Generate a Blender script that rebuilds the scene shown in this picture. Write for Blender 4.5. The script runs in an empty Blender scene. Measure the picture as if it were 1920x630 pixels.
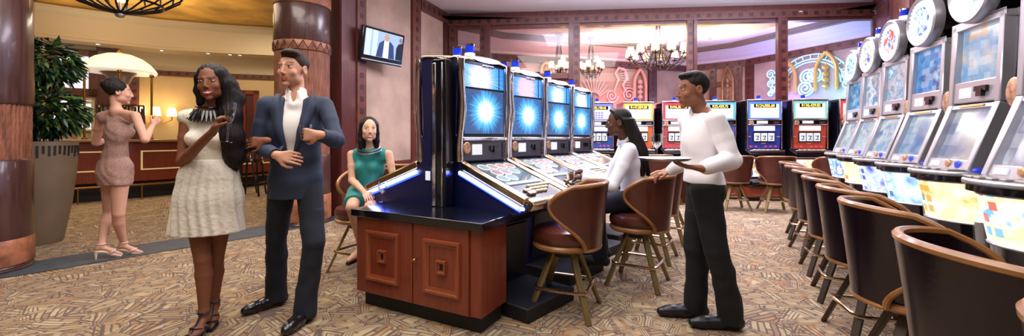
import bpy, bmesh, math, random
import numpy as np
from mathutils import Vector, Matrix, Euler
random.seed(7)
PI = math.pi
SC = bpy.context.scene
COL = SC.collection
F = 790.0; HY = 257.0; CH = 1.25
def P(px, py, Z):
    return Vector(((px-960)/F*Z, Z, CH-(py-HY)/F*Z))
def G(px, py, z=0.0):
    Z = (CH-z)*F/(py-HY)
    return Vector(((px-960)/F*Z, Z, z))
def rotz_of(n):            # rotation that turns local -Y into direction n
    return math.atan2(n[0], -n[1])

# ------------------------------------------------------------------ mesh builder
class MB:
    def __init__(s): s.v = []; s.f = []; s.m = []
    def add(s, vs, fs, mi=0):
        o = len(s.v); s.v += [Vector(v) for v in vs]
        for f in fs: s.f.append([i+o for i in f]); s.m.append(mi)
        return s
    def box(s, c, size, mi=0, R=None, t=(1, 1)):
        x, y, z = [a/2 for a in size]; vs = []
        for dz in (-1, 1):
            k = t if dz > 0 else (1, 1)
            for dx, dy in ((-1, -1), (1, -1), (1, 1), (-1, 1)):
                v = Vector((dx*x*k[0], dy*y*k[1], dz*z))
                if R is not None: v = R @ v
                vs.append(v+Vector(c))
        return s.add(vs, [(3, 2, 1, 0), (4, 5, 6, 7), (0, 1, 5, 4), (1, 2, 6, 5), (2, 3, 7, 6), (3, 0, 4, 7)], mi)
    def prism(s, poly, a, b, axis='x', mi=0):
        n = len(poly); vs = []
        for q in (a, b):
            for p in poly:
                vs.append({'x': (q, p[0], p[1]), 'y': (p[0], q, p[1]), 'z': (p[0], p[1], q)}[axis])
        fs = [tuple(range(n))[::-1], tuple(range(n, 2*n))]
        fs += [(i, (i+1) % n, n+(i+1) % n, n+i) for i in range(n)]
        return s.add(vs, fs, mi)
    def beam(s, p0, p1, w, h, up=(0, 0, 1), mi=0, t=1.0):
        p0 = Vector(p0); p1 = Vector(p1); d = (p1-p0).normalized()
        sd = d.cross(Vector(up)).normalized(); uu = sd.cross(d)
        vs = []
        for p, k in ((p0, 1), (p1, t)):
            for a, b in ((-1, -1), (1, -1), (1, 1), (-1, 1)):
                vs.append(p+sd*a*w/2*k+uu*b*h/2*k)
        return s.add(vs, [(0, 1, 2, 3), (7, 6, 5, 4), (1, 0, 4, 5), (2, 1, 5, 6), (3, 2, 6, 7), (0, 3, 7, 4)], mi)
    def tube(s, pts, r, n=8, closed=False, mi=0, caps=True):
        pts = [Vector(p) for p in pts]; k = len(pts)
        rs = r if isinstance(r, (list, tuple)) else [r]*k
        rings = []; prev = None
        for i, p in enumerate(pts):
            if closed: t = pts[(i+1) % k]-pts[i-1]
            else: t = pts[min(i+1, k-1)]-pts[max(i-1, 0)]
            if t.length < 1e-9: t = Vector((0, 0, 1))
            t.normalize()
            if prev is None:
                a = Vector((0, 0, 1)) if abs(t.z) < .9 else Vector((1, 0, 0))
                x = t.cross(a).normalized()
            else:
                x = prev-t*prev.dot(t)
                x = x.normalized() if x.length > 1e-6 else t.orthogonal().normalized()
            prev = x; y = t.cross(x)
            rings.append([p+x*math.cos(2*PI*j/n)*rs[i]+y*math.sin(2*PI*j/n)*rs[i] for j in range(n)])
        vs = [v for r_ in rings for v in r_]; fs = []
        for i in range(k if closed else k-1):
            a = i*n; b = ((i+1) % k)*n
            for j in range(n): fs.append((a+j, a+(j+1) % n, b+(j+1) % n, b+j))
        if not closed and caps:
            fs.append(tuple(range(n))[::-1]); fs.append(tuple(range((k-1)*n, k*n)))
        return s.add(vs, fs, mi)
    def cyl(s, p0, p1, r0, r1=None, n=20, mi=0):
        return s.tube([p0, p1], [r0, r0 if r1 is None else r1], n, mi=mi)
    def lathe(s, prof, c=(0, 0, 0), n=28, mi=0, R=None, a0=0, a1=2*PI, sx=1, sy=1):
        full = abs(a1-a0-2*PI) < 1e-6; m = n if full else n+1; vs = []
        for r, z in prof:
            for j in range(m):
                a = a0+(a1-a0)*j/n; v = Vector((r*math.cos(a)*sx, r*math.sin(a)*sy, z))
                if R is not None: v = R @ v
                vs.append(v+Vector(c))
        fs = []
        for i in range(len(prof)-1):
            for j in range(n if not full else m):
                j2 = (j+1) % m if full else j+1
                fs.append((i*m+j, i*m+j2, (i+1)*m+j2, (i+1)*m+j))
        if full:
            if prof[0][0] > 1e-5: fs.append(tuple(range(m))[::-1])
            if prof[-1][0] > 1e-5: fs.append(tuple(range((len(prof)-1)*m, len(prof)*m)))
        return s.add(vs, fs, mi)
    def sph(s, c, r, n=12, mi=0, R=None):
        if not isinstance(r, (tuple, list)): r = (r, r, r)
        vs = []; fs = []; h = n//2
        for i in range(h+1):
            ph = PI*i/h
            for j in range(n):
                a = 2*PI*j/n
                v = Vector((r[0]*math.sin(ph)*math.cos(a), r[1]*math.sin(ph)*math.sin(a), -r[2]*math.cos(ph)))
                if R is not None: v = R @ v
                vs.append(v+Vector(c))
        for i in range(h):
            for j in range(n): fs.append((i*n+j, i*n+(j+1) % n, (i+1)*n+(j+1) % n, (i+1)*n+j))
        return s.add(vs, fs, mi)
    def torus(s, c, R_, r, n=32, k=8, M=None, mi=0, a0=0, a1=2*PI):
        full = abs(a1-a0-2*PI) < 1e-6; pts = []
        for i in range(n if full else n+1):
            a = a0+(a1-a0)*i/n; v = Vector((R_*math.cos(a), R_*math.sin(a), 0))
            if M is not None: v = M @ v
            pts.append(v+Vector(c))
        return s.tube(pts, r, k, closed=full, mi=mi)
    def sheet(s, fn, nu, nv, mi=0):     # open grid surface fn(u,v) 0..1
        vs = [fn(i/nu, j/nv) for j in range(nv+1) for i in range(nu+1)]
        fs = [(j*(nu+1)+i, j*(nu+1)+i+1, (j+1)*(nu+1)+i+1, (j+1)*(nu+1)+i) for j in range(nv) for i in range(nu)]
        return s.add(vs, fs, mi)
    def build(s, name, mats, parent=None, smooth=38, bevel=0, solid=0, seg=2):
        me = bpy.data.meshes.new(name); bm = bmesh.new()
        vv = [bm.verts.new(v) for v in s.v]; bm.verts.ensure_lookup_table()
        for f, mi in zip(s.f, s.m):
            try: fc = bm.faces.new([vv[i] for i in f])
            except ValueError: continue
            fc.material_index = mi; fc.smooth = True
        bmesh.ops.remove_doubles(bm, verts=bm.verts, dist=1e-5)
        bmesh.ops.recalc_face_normals(bm, faces=bm.faces)
        for e in bm.edges:
            if len(e.link_faces) == 2 and e.calc_face_angle(0) > math.radians(smooth): e.smooth = False
        bm.to_mesh(me); bm.free()
        for m_ in (mats if isinstance(mats, (list, tuple)) else [mats]): me.materials.append(m_)
        o = bpy.data.objects.new(name, me); COL.objects.link(o)
        if parent is not None: o.parent = parent
        if solid:
            md = o.modifiers.new('solid', 'SOLIDIFY'); md.thickness = solid; md.offset = 0
        if bevel:
            md = o.modifiers.new('bevel', 'BEVEL'); md.width = bevel; md.segments = seg
            md.limit_method = 'ANGLE'; md.angle_limit = math.radians(35)
        return o

def tag(o, label=None, cat=None, group=None, kind=None):
    if label: o['label'] = label
    if cat: o['category'] = cat
    if group: o['group'] = group
    if kind: o['kind'] = kind
    return o
def thing(name, label, cat, loc=(0, 0, 0), rz=0, group=None):
    o = bpy.data.objects.new(name, None); COL.objects.link(o)
    o.empty_display_size = .1
    o.location = loc; o.rotation_euler = (0, 0, rz)
    return tag(o, label, cat, group)
def copy_tree(o, parent=None):
    c = o.copy(); COL.objects.link(c)
    if parent is not None: c.parent = parent
    for ch in list(o.children): copy_tree(ch, c)
    return c
def dup(o, loc, rz, label, group=None):
    c = copy_tree(o); c.location = loc; c.rotation_euler = (0, 0, rz); tag(c, label, None, group); return c
def struct(mb, name, mats, **k):
    o = mb.build(name, mats, **k); o['kind'] = 'structure'; return o
def text(name, s, size, mat_, parent, loc, rot=(PI/2, 0, 0), depth=.002, align='CENTER'):
    cu = bpy.data.curves.new(name, 'FONT'); cu.body = s; cu.size = size; cu.extrude = depth
    cu.align_x = align; cu.align_y = 'CENTER'
    t = bpy.data.objects.new(name, cu); COL.objects.link(t)
    dg = bpy.context.evaluated_depsgraph_get()
    me = bpy.data.meshes.new_from_object(t.evaluated_get(dg))
    bpy.data.objects.remove(t)
    me.materials.clear(); me.materials.append(mat_)
    o = bpy.data.objects.new(name, me); COL.objects.link(o); o.parent = parent
    o.location = loc; o.rotation_euler = rot
    return o

# ------------------------------------------------------------------ materials
def hexc(h):
    h = h.lstrip('#'); c = [int(h[i:i+2], 16)/255 for i in (0, 2, 4)]
    return tuple(x/12.92 if x <= .04045 else ((x+.055)/1.055)**2.4 for x in c)+(1,)
def newmat(name):
    m = bpy.data.materials.new(name); m.use_nodes = True
    nt = m.node_tree; return m, nt, nt.nodes, nt.links, nt.nodes['Principled BSDF']
def mat(name, col, rough=.5, metal=0, emit=None, es=0, var=0, vscale=8, bump=0, bscale=60, coat=0, stretch=None,
        alpha=None, trans=0, spec=None, ior=None, sheen=0, col2=None):
    m, nt, N, L, b = newmat(name)
    c = hexc(col) if isinstance(col, str) else tuple(col)
    b.inputs['Base Color'].default_value = c
    b.inputs['Roughness'].default_value = rough; b.inputs['Metallic'].default_value = metal
    if coat: b.inputs['Coat Weight'].default_value = coat; b.inputs['Coat Roughness'].default_value = .08
    if trans: b.inputs['Transmission Weight'].default_value = trans
    if spec is not None: b.inputs['Specular IOR Level'].default_value = spec
    if ior: b.inputs['IOR'].default_value = ior
    if sheen: b.inputs['Sheen Weight'].default_value = sheen
    if emit:
        b.inputs['Emission Color'].default_value = hexc(emit); b.inputs['Emission Strength'].default_value = es
    tc = None
    if var or bump:
        tc = N.new('ShaderNodeTexCoord'); mp = N.new('ShaderNodeMapping')
        L.new(tc.outputs['Object'], mp.inputs[0])
        if stretch: mp.inputs['Scale'].default_value = stretch
    if var:
        nz = N.new('ShaderNodeTexNoise'); nz.inputs['Scale'].default_value = vscale; nz.inputs['Detail'].default_value = 6
        L.new(mp.outputs[0], nz.inputs['Vector'])
        mx = N.new('ShaderNodeMix'); mx.data_type = 'RGBA'
        d = hexc(col2) if col2 else tuple(x*(1-var) for x in c[:3])+(1,)
        mx.inputs['A'].default_value = d
        mx.inputs['B'].default_value = c if col2 else tuple(min(1, x*(1+var*.6)) for x in c[:3])+(1,)
        rp = N.new('ShaderNodeMapRange'); rp.inputs[1].default_value = .35; rp.inputs[2].default_value = .65
        L.new(nz.outputs[0], rp.inputs[0]); L.new(rp.outputs[0], mx.inputs['Factor'])
        L.new(mx.outputs['Result'], b.inputs['Base Color'])
    if bump:
        n2 = N.new('ShaderNodeTexNoise'); n2.inputs['Scale'].default_value = bscale; n2.inputs['Detail'].default_value = 4
        L.new(mp.outputs[0], n2.inputs['Vector'])
        bp = N.new('ShaderNodeBump'); bp.inputs['Strength'].default_value = bump; bp.inputs['Distance'].default_value = .01
        L.new(n2.outputs[0], bp.inputs['Height']); L.new(bp.outputs[0], b.inputs['Normal'])
    return m
def math_(nt, op, a, b=None, c=None):
    n = nt.nodes.new('ShaderNodeMath'); n.operation = op
    for i, v in enumerate((a, b, c)):
        if v is None: continue
        if isinstance(v, (int, float)): n.inputs[i].default_value = v
        else: nt.links.new(v, n.inputs[i])
    return n.outputs[0]
def ramp(nt, fac, stops, interp='LINEAR'):
    r = nt.nodes.new('ShaderNodeValToRGB'); r.color_ramp.interpolation = interp
    e = r.color_ramp.elements
    while len(e) < len(stops): e.new(.5)
    for i, (p, c) in enumerate(stops):
        e[i].position = p; e[i].color = hexc(c) if isinstance(c, str) else c
    nt.links.new(fac, r.inputs[0]); return r.outputs[0]
def mixc(nt, fac, a, b):
    m = nt.nodes.new('ShaderNodeMix'); m.data_type = 'RGBA'
    for k, v in (('Factor', fac), ('A', a), ('B', b)):
        if isinstance(v, (int, float)): m.inputs[k].default_value = v
        elif isinstance(v, (str, tuple)): m.inputs[k].default_value = hexc(v) if isinstance(v, str) else v
        else: nt.links.new(v, m.inputs[k])
    return m.outputs['Result']

M = {}
def defmats():
    M['wood_red'] = mat('mahogany', '#7c3420', .32, var=.16, vscale=6, stretch=(6, 6, .7), coat=.3)
    M['wood_dark'] = mat('dark_mahogany', '#54241f', .38, var=.3, vscale=5, stretch=(5, 5, .6), coat=.2)
    M['wood_mid'] = mat('mid_mahogany', '#64362c', .4, var=.25, vscale=8)
    M['wood_inlay'] = mat('inlay_dark', '#3a1a1d', .4)
    M['wood_gold'] = mat('golden_wood', '#99683a', .32, var=.25, vscale=10, coat=.3)
    M['plaster'] = mat('rose_plaster', '#b59c8a', .75, var=.22, vscale=1.6, bump=.05, bscale=8)
    M['plaster_beige'] = mat('beige_plaster', '#d3b88c', .8, var=.08, vscale=1.2)
    M['cream'] = mat('cream_paint', '#cfc0a4', .7)
    M['white'] = mat('white_paint', '#e2dfe4', .7)
    M['purplewhite'] = mat('soft_white_paint', '#e6e1e8', .7)
    M['gold_ceiling'] = mat('gold_leaf_ceiling', '#c79a45', .55, var=.45, vscale=1.3, bump=.2, bscale=3)
    M['orange_ceiling'] = mat('orange_ceiling', '#e8a860', .7)
    M['black'] = mat('black_gloss', '#0b0b12', .18, coat=.4)
    M['black_panel'] = mat('black_laminate', '#12121d', .3)
    M['black_matte'] = mat('black_matte', '#131318', .6)
    M['chrome'] = mat('chrome', '#e9e6e8', .1, 1, bump=.12, bscale=14)
    M['chrome_warm'] = mat('warm_chrome', '#d9c3a2', .16, 1, bump=.06, bscale=12)
    M['silver'] = mat('brushed_silver', '#b9b9c0', .28, 1)
    M['silver_paint'] = mat('silver_paint', '#bcbcc4', .3, .6)
    M['gold'] = mat('brass', '#b88d45', .25, 1)
    M['gold_leg'] = mat('olive_brass_leg', '#8d7a4c', .38, .55, var=.15, vscale=12)
    M['dark_leg'] = mat('dark_bronze_leg', '#4a4038', .4, .6)
    M['leather'] = mat('brown_leather', '#552a20', .28, var=.2, vscale=9, bump=.06, bscale=70, coat=.15)
    M['leather_dark'] = mat('dark_leather', '#150a14', .24, var=.2, vscale=7, bump=.06, bscale=60, coat=.1)
    M['stone_black'] = mat('black_granite', '#0d0f18', .16, var=.5, vscale=120, coat=.5)
    M['strip'] = mat('slate_strip', '#3b444f', .6, var=.3, vscale=14)
    M['neon'] = mat('neon_blue_white', '#ffffff', .4, emit='#b9ccff', es=9)
    M['neon_glow'] = mat('added_blue_glow', '#2340ff', .4, emit='#2b46ff', es=5)  # emission for the added strips that tint the cabinet sides blue
    M['lamp_white'] = mat('lamp_glass', '#ffffff', .4, emit='#dfe6ff', es=7)
    M['blue_glass'] = mat('blue_beacon', '#1236c8', .12, coat=.6, emit='#0a2cc0', es=.35)
    M['white_glass'] = mat('white_beacon', '#f5f5ff', .3, emit='#ffffff', es=.5)
    M['card'] = mat('white_card', '#e9ecf2', .6, emit='#dfe6f4', es=.35)
    M['badge'] = mat('gold_badge', '#c99d78', .35, .4, var=.5, vscale=40)
    M['shade'] = mat('lamp_shade', '#ffe9c0', .8, emit='#ffd890', es=3.2)
    M['lilac_glass'] = mat('clear', '#ffffff', .02, trans=1, ior=1.3)
    M['led_box'] = mat('display_black', '#050508', .25)
    M['led'] = mat('led_yellow', '#ffd75a', .5, emit='#ffcf4a', es=2.2)
    M['button'] = mat('pale_button', '#d9cdb0', .35, var=.2, vscale=60)
    M['red_btn'] = mat('red_lamp', '#e02038', .4, emit='#ff2850', es=1.6)
defmats()

def glass_mat():
    m, nt, N, L, b = newmat('window_glass')
    out = N['Material Output']; N.remove(b)
    t = N.new('ShaderNodeBsdfTransparent'); t.inputs[0].default_value = (.97, .97, 1, 1)
    g = N.new('ShaderNodeBsdfGlossy'); g.inputs['Roughness'].default_value = .02
    x = N.new('ShaderNodeMixShader'); x.inputs[0].default_value = .035
    L.new(t.outputs[0], x.inputs[1]); L.new(g.outputs[0], x.inputs[2]); L.new(x.outputs[0], out.inputs[0])
    return m
M['glass'] = glass_mat()
def drink_mat(name, tint, fac):
    m, nt, N, L, b = newmat(name)
    out = N['Material Output']; N.remove(b)
    t = N.new('ShaderNodeBsdfTransparent'); t.inputs[0].default_value = tint
    g = N.new('ShaderNodeBsdfGlossy'); g.inputs['Roughness'].default_value = .04
    fr = N.new('ShaderNodeLayerWeight'); fr.inputs[0].default_value = fac
    x = N.new('ShaderNodeMixShader')
    L.new(fr.outputs['Facing'], x.inputs[0]); L.new(t.outputs[0], x.inputs[1]); L.new(g.outputs[0], x.inputs[2]); L.new(x.outputs[0], out.inputs[0])
    return m
M['drink_glass'] = drink_mat('drinking_glass', (.93, .95, 1, 1), .5)
M['whisky'] = mat('amber_drink', '#b8803a', .15, coat=.3)
M['wine'] = drink_mat('pale_wine', (.9, .86, .7, 1), .35)

def carpet_mat():
    m, nt, N, L, b = newmat('patterned_carpet')
    tc = N.new('ShaderNodeTexCoord')
    wn = N.new('ShaderNodeTexNoise'); wn.inputs['Scale'].default_value = 2.2; L.new(tc.outputs['Object'], wn.inputs['Vector'])
    wv = N.new('ShaderNodeVectorMath'); wv.operation = 'MULTIPLY_ADD'
    L.new(wn.outputs['Color'], wv.inputs[0]); wv.inputs[1].default_value = (.12, .12, 0); L.new(tc.outputs['Object'], wv.inputs[2])
    P0 = wv.outputs[0]
    vo = N.new('ShaderNodeTexVoronoi'); vo.inputs['Scale'].default_value = 5.2; L.new(P0, vo.inputs['Vector'])
    sep = N.new('ShaderNodeSeparateColor'); L.new(vo.outputs['Color'], sep.inputs[0])
    ang = math_(nt, 'MULTIPLY', sep.outputs[0], 6.283)
    vr = N.new('ShaderNodeVectorRotate'); vr.rotation_type = 'Z_AXIS'; L.new(P0, vr.inputs['Vector']); L.new(ang, vr.inputs['Angle'])
    sx = N.new('ShaderNodeSeparateXYZ'); L.new(vr.outputs[0], sx.inputs[0])
    # elongated broken sticks inside each patch
    a = math_(nt, 'MULTIPLY', sx.outputs[0], 27.0); ra = math_(nt, 'FLOOR', a)
    fa = math_(nt, 'FRACT', a)
    off = math_(nt, 'MULTIPLY', ra, .37)
    bb = math_(nt, 'ADD', math_(nt, 'MULTIPLY', sx.outputs[1], 3.6), off); rb = math_(nt, 'FLOOR', bb); fb = math_(nt, 'FRACT', bb)
    la = math_(nt, 'LESS_THAN', math_(nt, 'MINIMUM', fa, math_(nt, 'SUBTRACT', 1, fa)), .145)
    lb = math_(nt, 'LESS_THAN', math_(nt, 'MINIMUM', fb, math_(nt, 'SUBTRACT', 1, fb)), .035)
    ve = N.new('ShaderNodeTexVoronoi'); ve.feature = 'DISTANCE_TO_EDGE'; ve.inputs['Scale'].default_value = 5.2; L.new(P0, ve.inputs['Vector'])
    le = math_(nt, 'LESS_THAN', ve.outputs['Distance'], .022)
    le2 = math_(nt, 'COMPARE', ve.outputs['Distance'], .085, .011)
    le3 = math_(nt, 'COMPARE', ve.outputs['Distance'], .16, .013); le4 = math_(nt, 'COMPARE', ve.outputs['Distance'], .235, .014)
    nest = math_(nt, 'GREATER_THAN', sep.outputs[2], .5)
    st_ = math_(nt, 'MULTIPLY', math_(nt, 'MAXIMUM', la, lb), math_(nt, 'SUBTRACT', 1, nest)); ne_ = math_(nt, 'MULTIPLY', math_(nt, 'MAXIMUM', math_(nt, 'MAXIMUM', le3, le4), math_(nt, 'MULTIPLY', lb, .9)), nest)
    line = math_(nt, 'MAXIMUM', math_(nt, 'MAXIMUM', st_, ne_), math_(nt, 'MAXIMUM', le, le2))
    cv = N.new('ShaderNodeCombineXYZ'); L.new(ra, cv.inputs[0]); L.new(rb, cv.inputs[1]); L.new(sep.outputs[1], cv.inputs[2])
    wnz = N.new('ShaderNodeTexWhiteNoise'); L.new(cv.outputs[0], wnz.inputs[0])
    colr = ramp(nt, wnz.outputs[0], [(0, '#9f8869'), (.3, '#ad9976'), (.6, '#a58058'), (.72, '#8e7862'), (.86, '#b5a483')], 'CONSTANT')
    c2 = mixc(nt, math_(nt, 'MULTIPLY', line, .8), colr, '#453a46')
    fz = N.new('ShaderNodeTexNoise'); fz.inputs['Scale'].default_value = 220; L.new(tc.outputs['Object'], fz.inputs['Vector'])
    c3 = mixc(nt, math_(nt, 'MULTIPLY', fz.outputs[0], .25), c2, '#7a6650')
    L.new(c3, b.inputs['Base Color']); b.inputs['Roughness'].default_value = .92; b.inputs['Specular IOR Level'].default_value = .15
    bp = N.new('ShaderNodeBump'); bp.inputs['Strength'].default_value = .3; bp.inputs['Distance'].default_value = .004
    L.new(fz.outputs[0], bp.inputs['Height']); L.new(bp.outputs[0], b.inputs['Normal'])
    return m
M['carpet'] = carpet_mat()

def burst_mat(name, cx, cz, r, core='#ffffff', mid='#58b8ff', bg='#16306a', es=2.2, rays=26, seed=0.):
    """a starburst game picture in the screen's own object space (x across, z up)"""
    m, nt, N, L, b = newmat(name)
    tc = N.new('ShaderNodeTexCoord'); sp = N.new('ShaderNodeSeparateXYZ'); L.new(tc.outputs['Object'], sp.inputs[0])
    x = math_(nt, 'SUBTRACT', sp.outputs[0], cx); z = math_(nt, 'SUBTRACT', sp.outputs[2], cz)
    an = math_(nt, 'ARCTAN2', z, x); rr = math_(nt, 'SQRT', math_(nt, 'ADD', math_(nt, 'MULTIPLY', x, x), math_(nt, 'MULTIPLY', z, z)))
    cb = N.new('ShaderNodeCombineXYZ'); L.new(math_(nt, 'MULTIPLY', math_(nt, 'COSINE', an), rays/6), cb.inputs[0])
    L.new(math_(nt, 'MULTIPLY', math_(nt, 'SINE', an), rays/6), cb.inputs[1]); cb.inputs[2].default_value = seed
    nz = N.new('ShaderNodeTexNoise'); nz.inputs['Scale'].default_value = 3; nz.inputs['Detail'].default_value = 5; L.new(cb.outputs[0], nz.inputs[0])
    ra = math_(nt, 'MULTIPLY', math_(nt, 'ADD', math_(nt, 'MULTIPLY', nz.outputs[0], 1.5), .25), r)
    f = math_(nt, 'DIVIDE', rr, ra)
    col = ramp(nt, f, [(0, core), (.3, core), (.6, mid), (1.0, bg)])
    L.new(col, b.inputs['Emission Color']); b.inputs['Emission Strength'].default_value = es
    b.inputs['Base Color'].default_value = (.01, .01, .02, 1); b.inputs['Roughness'].default_value = .12
    return m
def blocks_mat(name, cols, scale=30, es=1.6, jitter=.0, kind='brick', base=(.02, .02, .03, 1), soft=0.0):
    """printed / lit game art made of many small coloured fields"""
    m, nt, N, L, b = newmat(name)
    tc = N.new('ShaderNodeTexCoord')
    vo = N.new('ShaderNodeTexVoronoi'); vo.inputs['Scale'].default_value = scale; vo.inputs['Randomness'].default_value = jitter
    if kind == 'brick': vo.distance = 'CHEBYCHEV'
    L.new(tc.outputs['Object'], vo.inputs['Vector'])
    sep = N.new('ShaderNodeSeparateColor'); L.new(vo.outputs['Color'], sep.inputs[0])
    st = [(i/len(cols), c) for i, c in enumerate(cols)]
    c = ramp(nt, sep.outputs[0], st, 'LINEAR' if soft else 'CONSTANT')
    nz = N.new('ShaderNodeTexNoise'); nz.inputs['Scale'].default_value = scale*.18; L.new(tc.outputs['Object'], nz.inputs['Vector'])
    k = ramp(nt, nz.outputs[0], [(.45, (0, 0, 0, 1)), (.6, (1, 1, 1, 1))])
    c = mixc(nt, k, c, cols[0])
    L.new(c, b.inputs['Emission Color']); b.inputs['Emission Strength'].default_value = es
    b.inputs['Base Color'].default_value = base; b.inputs['Roughness'].default_value = .15
    return m

def soft_mat(name, cols, scale, es, seed=0):
    m, nt, N, L, b = newmat(name)
    tc = N.new('ShaderNodeTexCoord'); nz = N.new('ShaderNodeTexNoise'); nz.noise_dimensions = '4D'; nz.inputs['W'].default_value = seed*2.37
    nz.inputs['Scale'].default_value = scale; nz.inputs['Detail'].default_value = 3; L.new(tc.outputs['Object'], nz.inputs['Vector'])
    n = len(cols); c = ramp(nt, nz.outputs[0], [(.36+.3*i/max(1, n-1), c_) for i, c_ in enumerate(cols)])
    vo = N.new('ShaderNodeTexVoronoi'); vo.inputs['Scale'].default_value = scale*2.6; vo.inputs['Randomness'].default_value = 0; vo.distance = 'CHEBYCHEV'; L.new(tc.outputs['Object'], vo.inputs['Vector'])
    sp = N.new('ShaderNodeSeparateColor'); L.new(vo.outputs['Color'], sp.inputs[0])
    k = math_(nt, 'MULTIPLY', math_(nt, 'GREATER_THAN', sp.outputs[0], .7), .22); c = mixc(nt, k, c, '#ffffff')
    L.new(c, b.inputs['Emission Color']); b.inputs['Emission Strength'].default_value = es
    b.inputs['Base Color'].default_value = (.02, .02, .03, 1); b.inputs['Roughness'].default_value = .12
    return m
def belly_mat(name, cols, seed=0):
    # lit glass printed with a pay table of small squares on the left and a picture on the right
    m, nt, N, L, b = newmat(name)
    tc = N.new('ShaderNodeTexCoord'); sp = N.new('ShaderNodeSeparateXYZ'); L.new(tc.outputs['Object'], sp.inputs[0])
    fx = math_(nt, 'MULTIPLY', sp.outputs[0], 15.); fz = math_(nt, 'MULTIPLY', sp.outputs[2], 15.)
    gx = math_(nt, 'ABSOLUTE', math_(nt, 'SUBTRACT', math_(nt, 'FRACT', fx), .5)); gz = math_(nt, 'ABSOLUTE', math_(nt, 'SUBTRACT', math_(nt, 'FRACT', fz), .5))
    inside = math_(nt, 'LESS_THAN', math_(nt, 'MAXIMUM', gx, gz), .33)
    left = math_(nt, 'MULTIPLY', math_(nt, 'GREATER_THAN', sp.outputs[0], .04), math_(nt, 'GREATER_THAN', sp.outputs[2], .745))
    left = math_(nt, 'MULTIPLY', math_(nt, 'LESS_THAN', sp.outputs[0], .06), math_(nt, 'GREATER_THAN', sp.outputs[2], .745))
    cv = N.new('ShaderNodeCombineXYZ'); L.new(math_(nt, 'FLOOR', fx), cv.inputs[0]); L.new(math_(nt, 'FLOOR', fz), cv.inputs[1]); cv.inputs[2].default_value = seed
    wn = N.new('ShaderNodeTexWhiteNoise'); L.new(cv.outputs[0], wn.inputs[0])
    sq = ramp(nt, wn.outputs[0], [(0, cols[2]), (.4, cols[3]), (.7, cols[1]), (.85, cols[2])], 'CONSTANT')
    nz = N.new('ShaderNodeTexNoise'); nz.noise_dimensions = '4D'; nz.inputs['W'].default_value = seed*1.7; nz.inputs['Scale'].default_value = 9; L.new(tc.outputs['Object'], nz.inputs['Vector'])
    bg = ramp(nt, nz.outputs[0], [(.3, cols[1]), (.5, cols[0]), (.6, cols[4]), (.68, cols[2])])
    c = mixc(nt, math_(nt, 'MULTIPLY', math_(nt, 'MULTIPLY', inside, left), .95), bg, sq)
    L.new(c, b.inputs['Emission Color']); b.inputs['Emission Strength'].default_value = 1.3
    b.inputs['Base Color'].default_value = (.05, .05, .05, 1); b.inputs['Roughness'].default_value = .15
    return m
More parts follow.
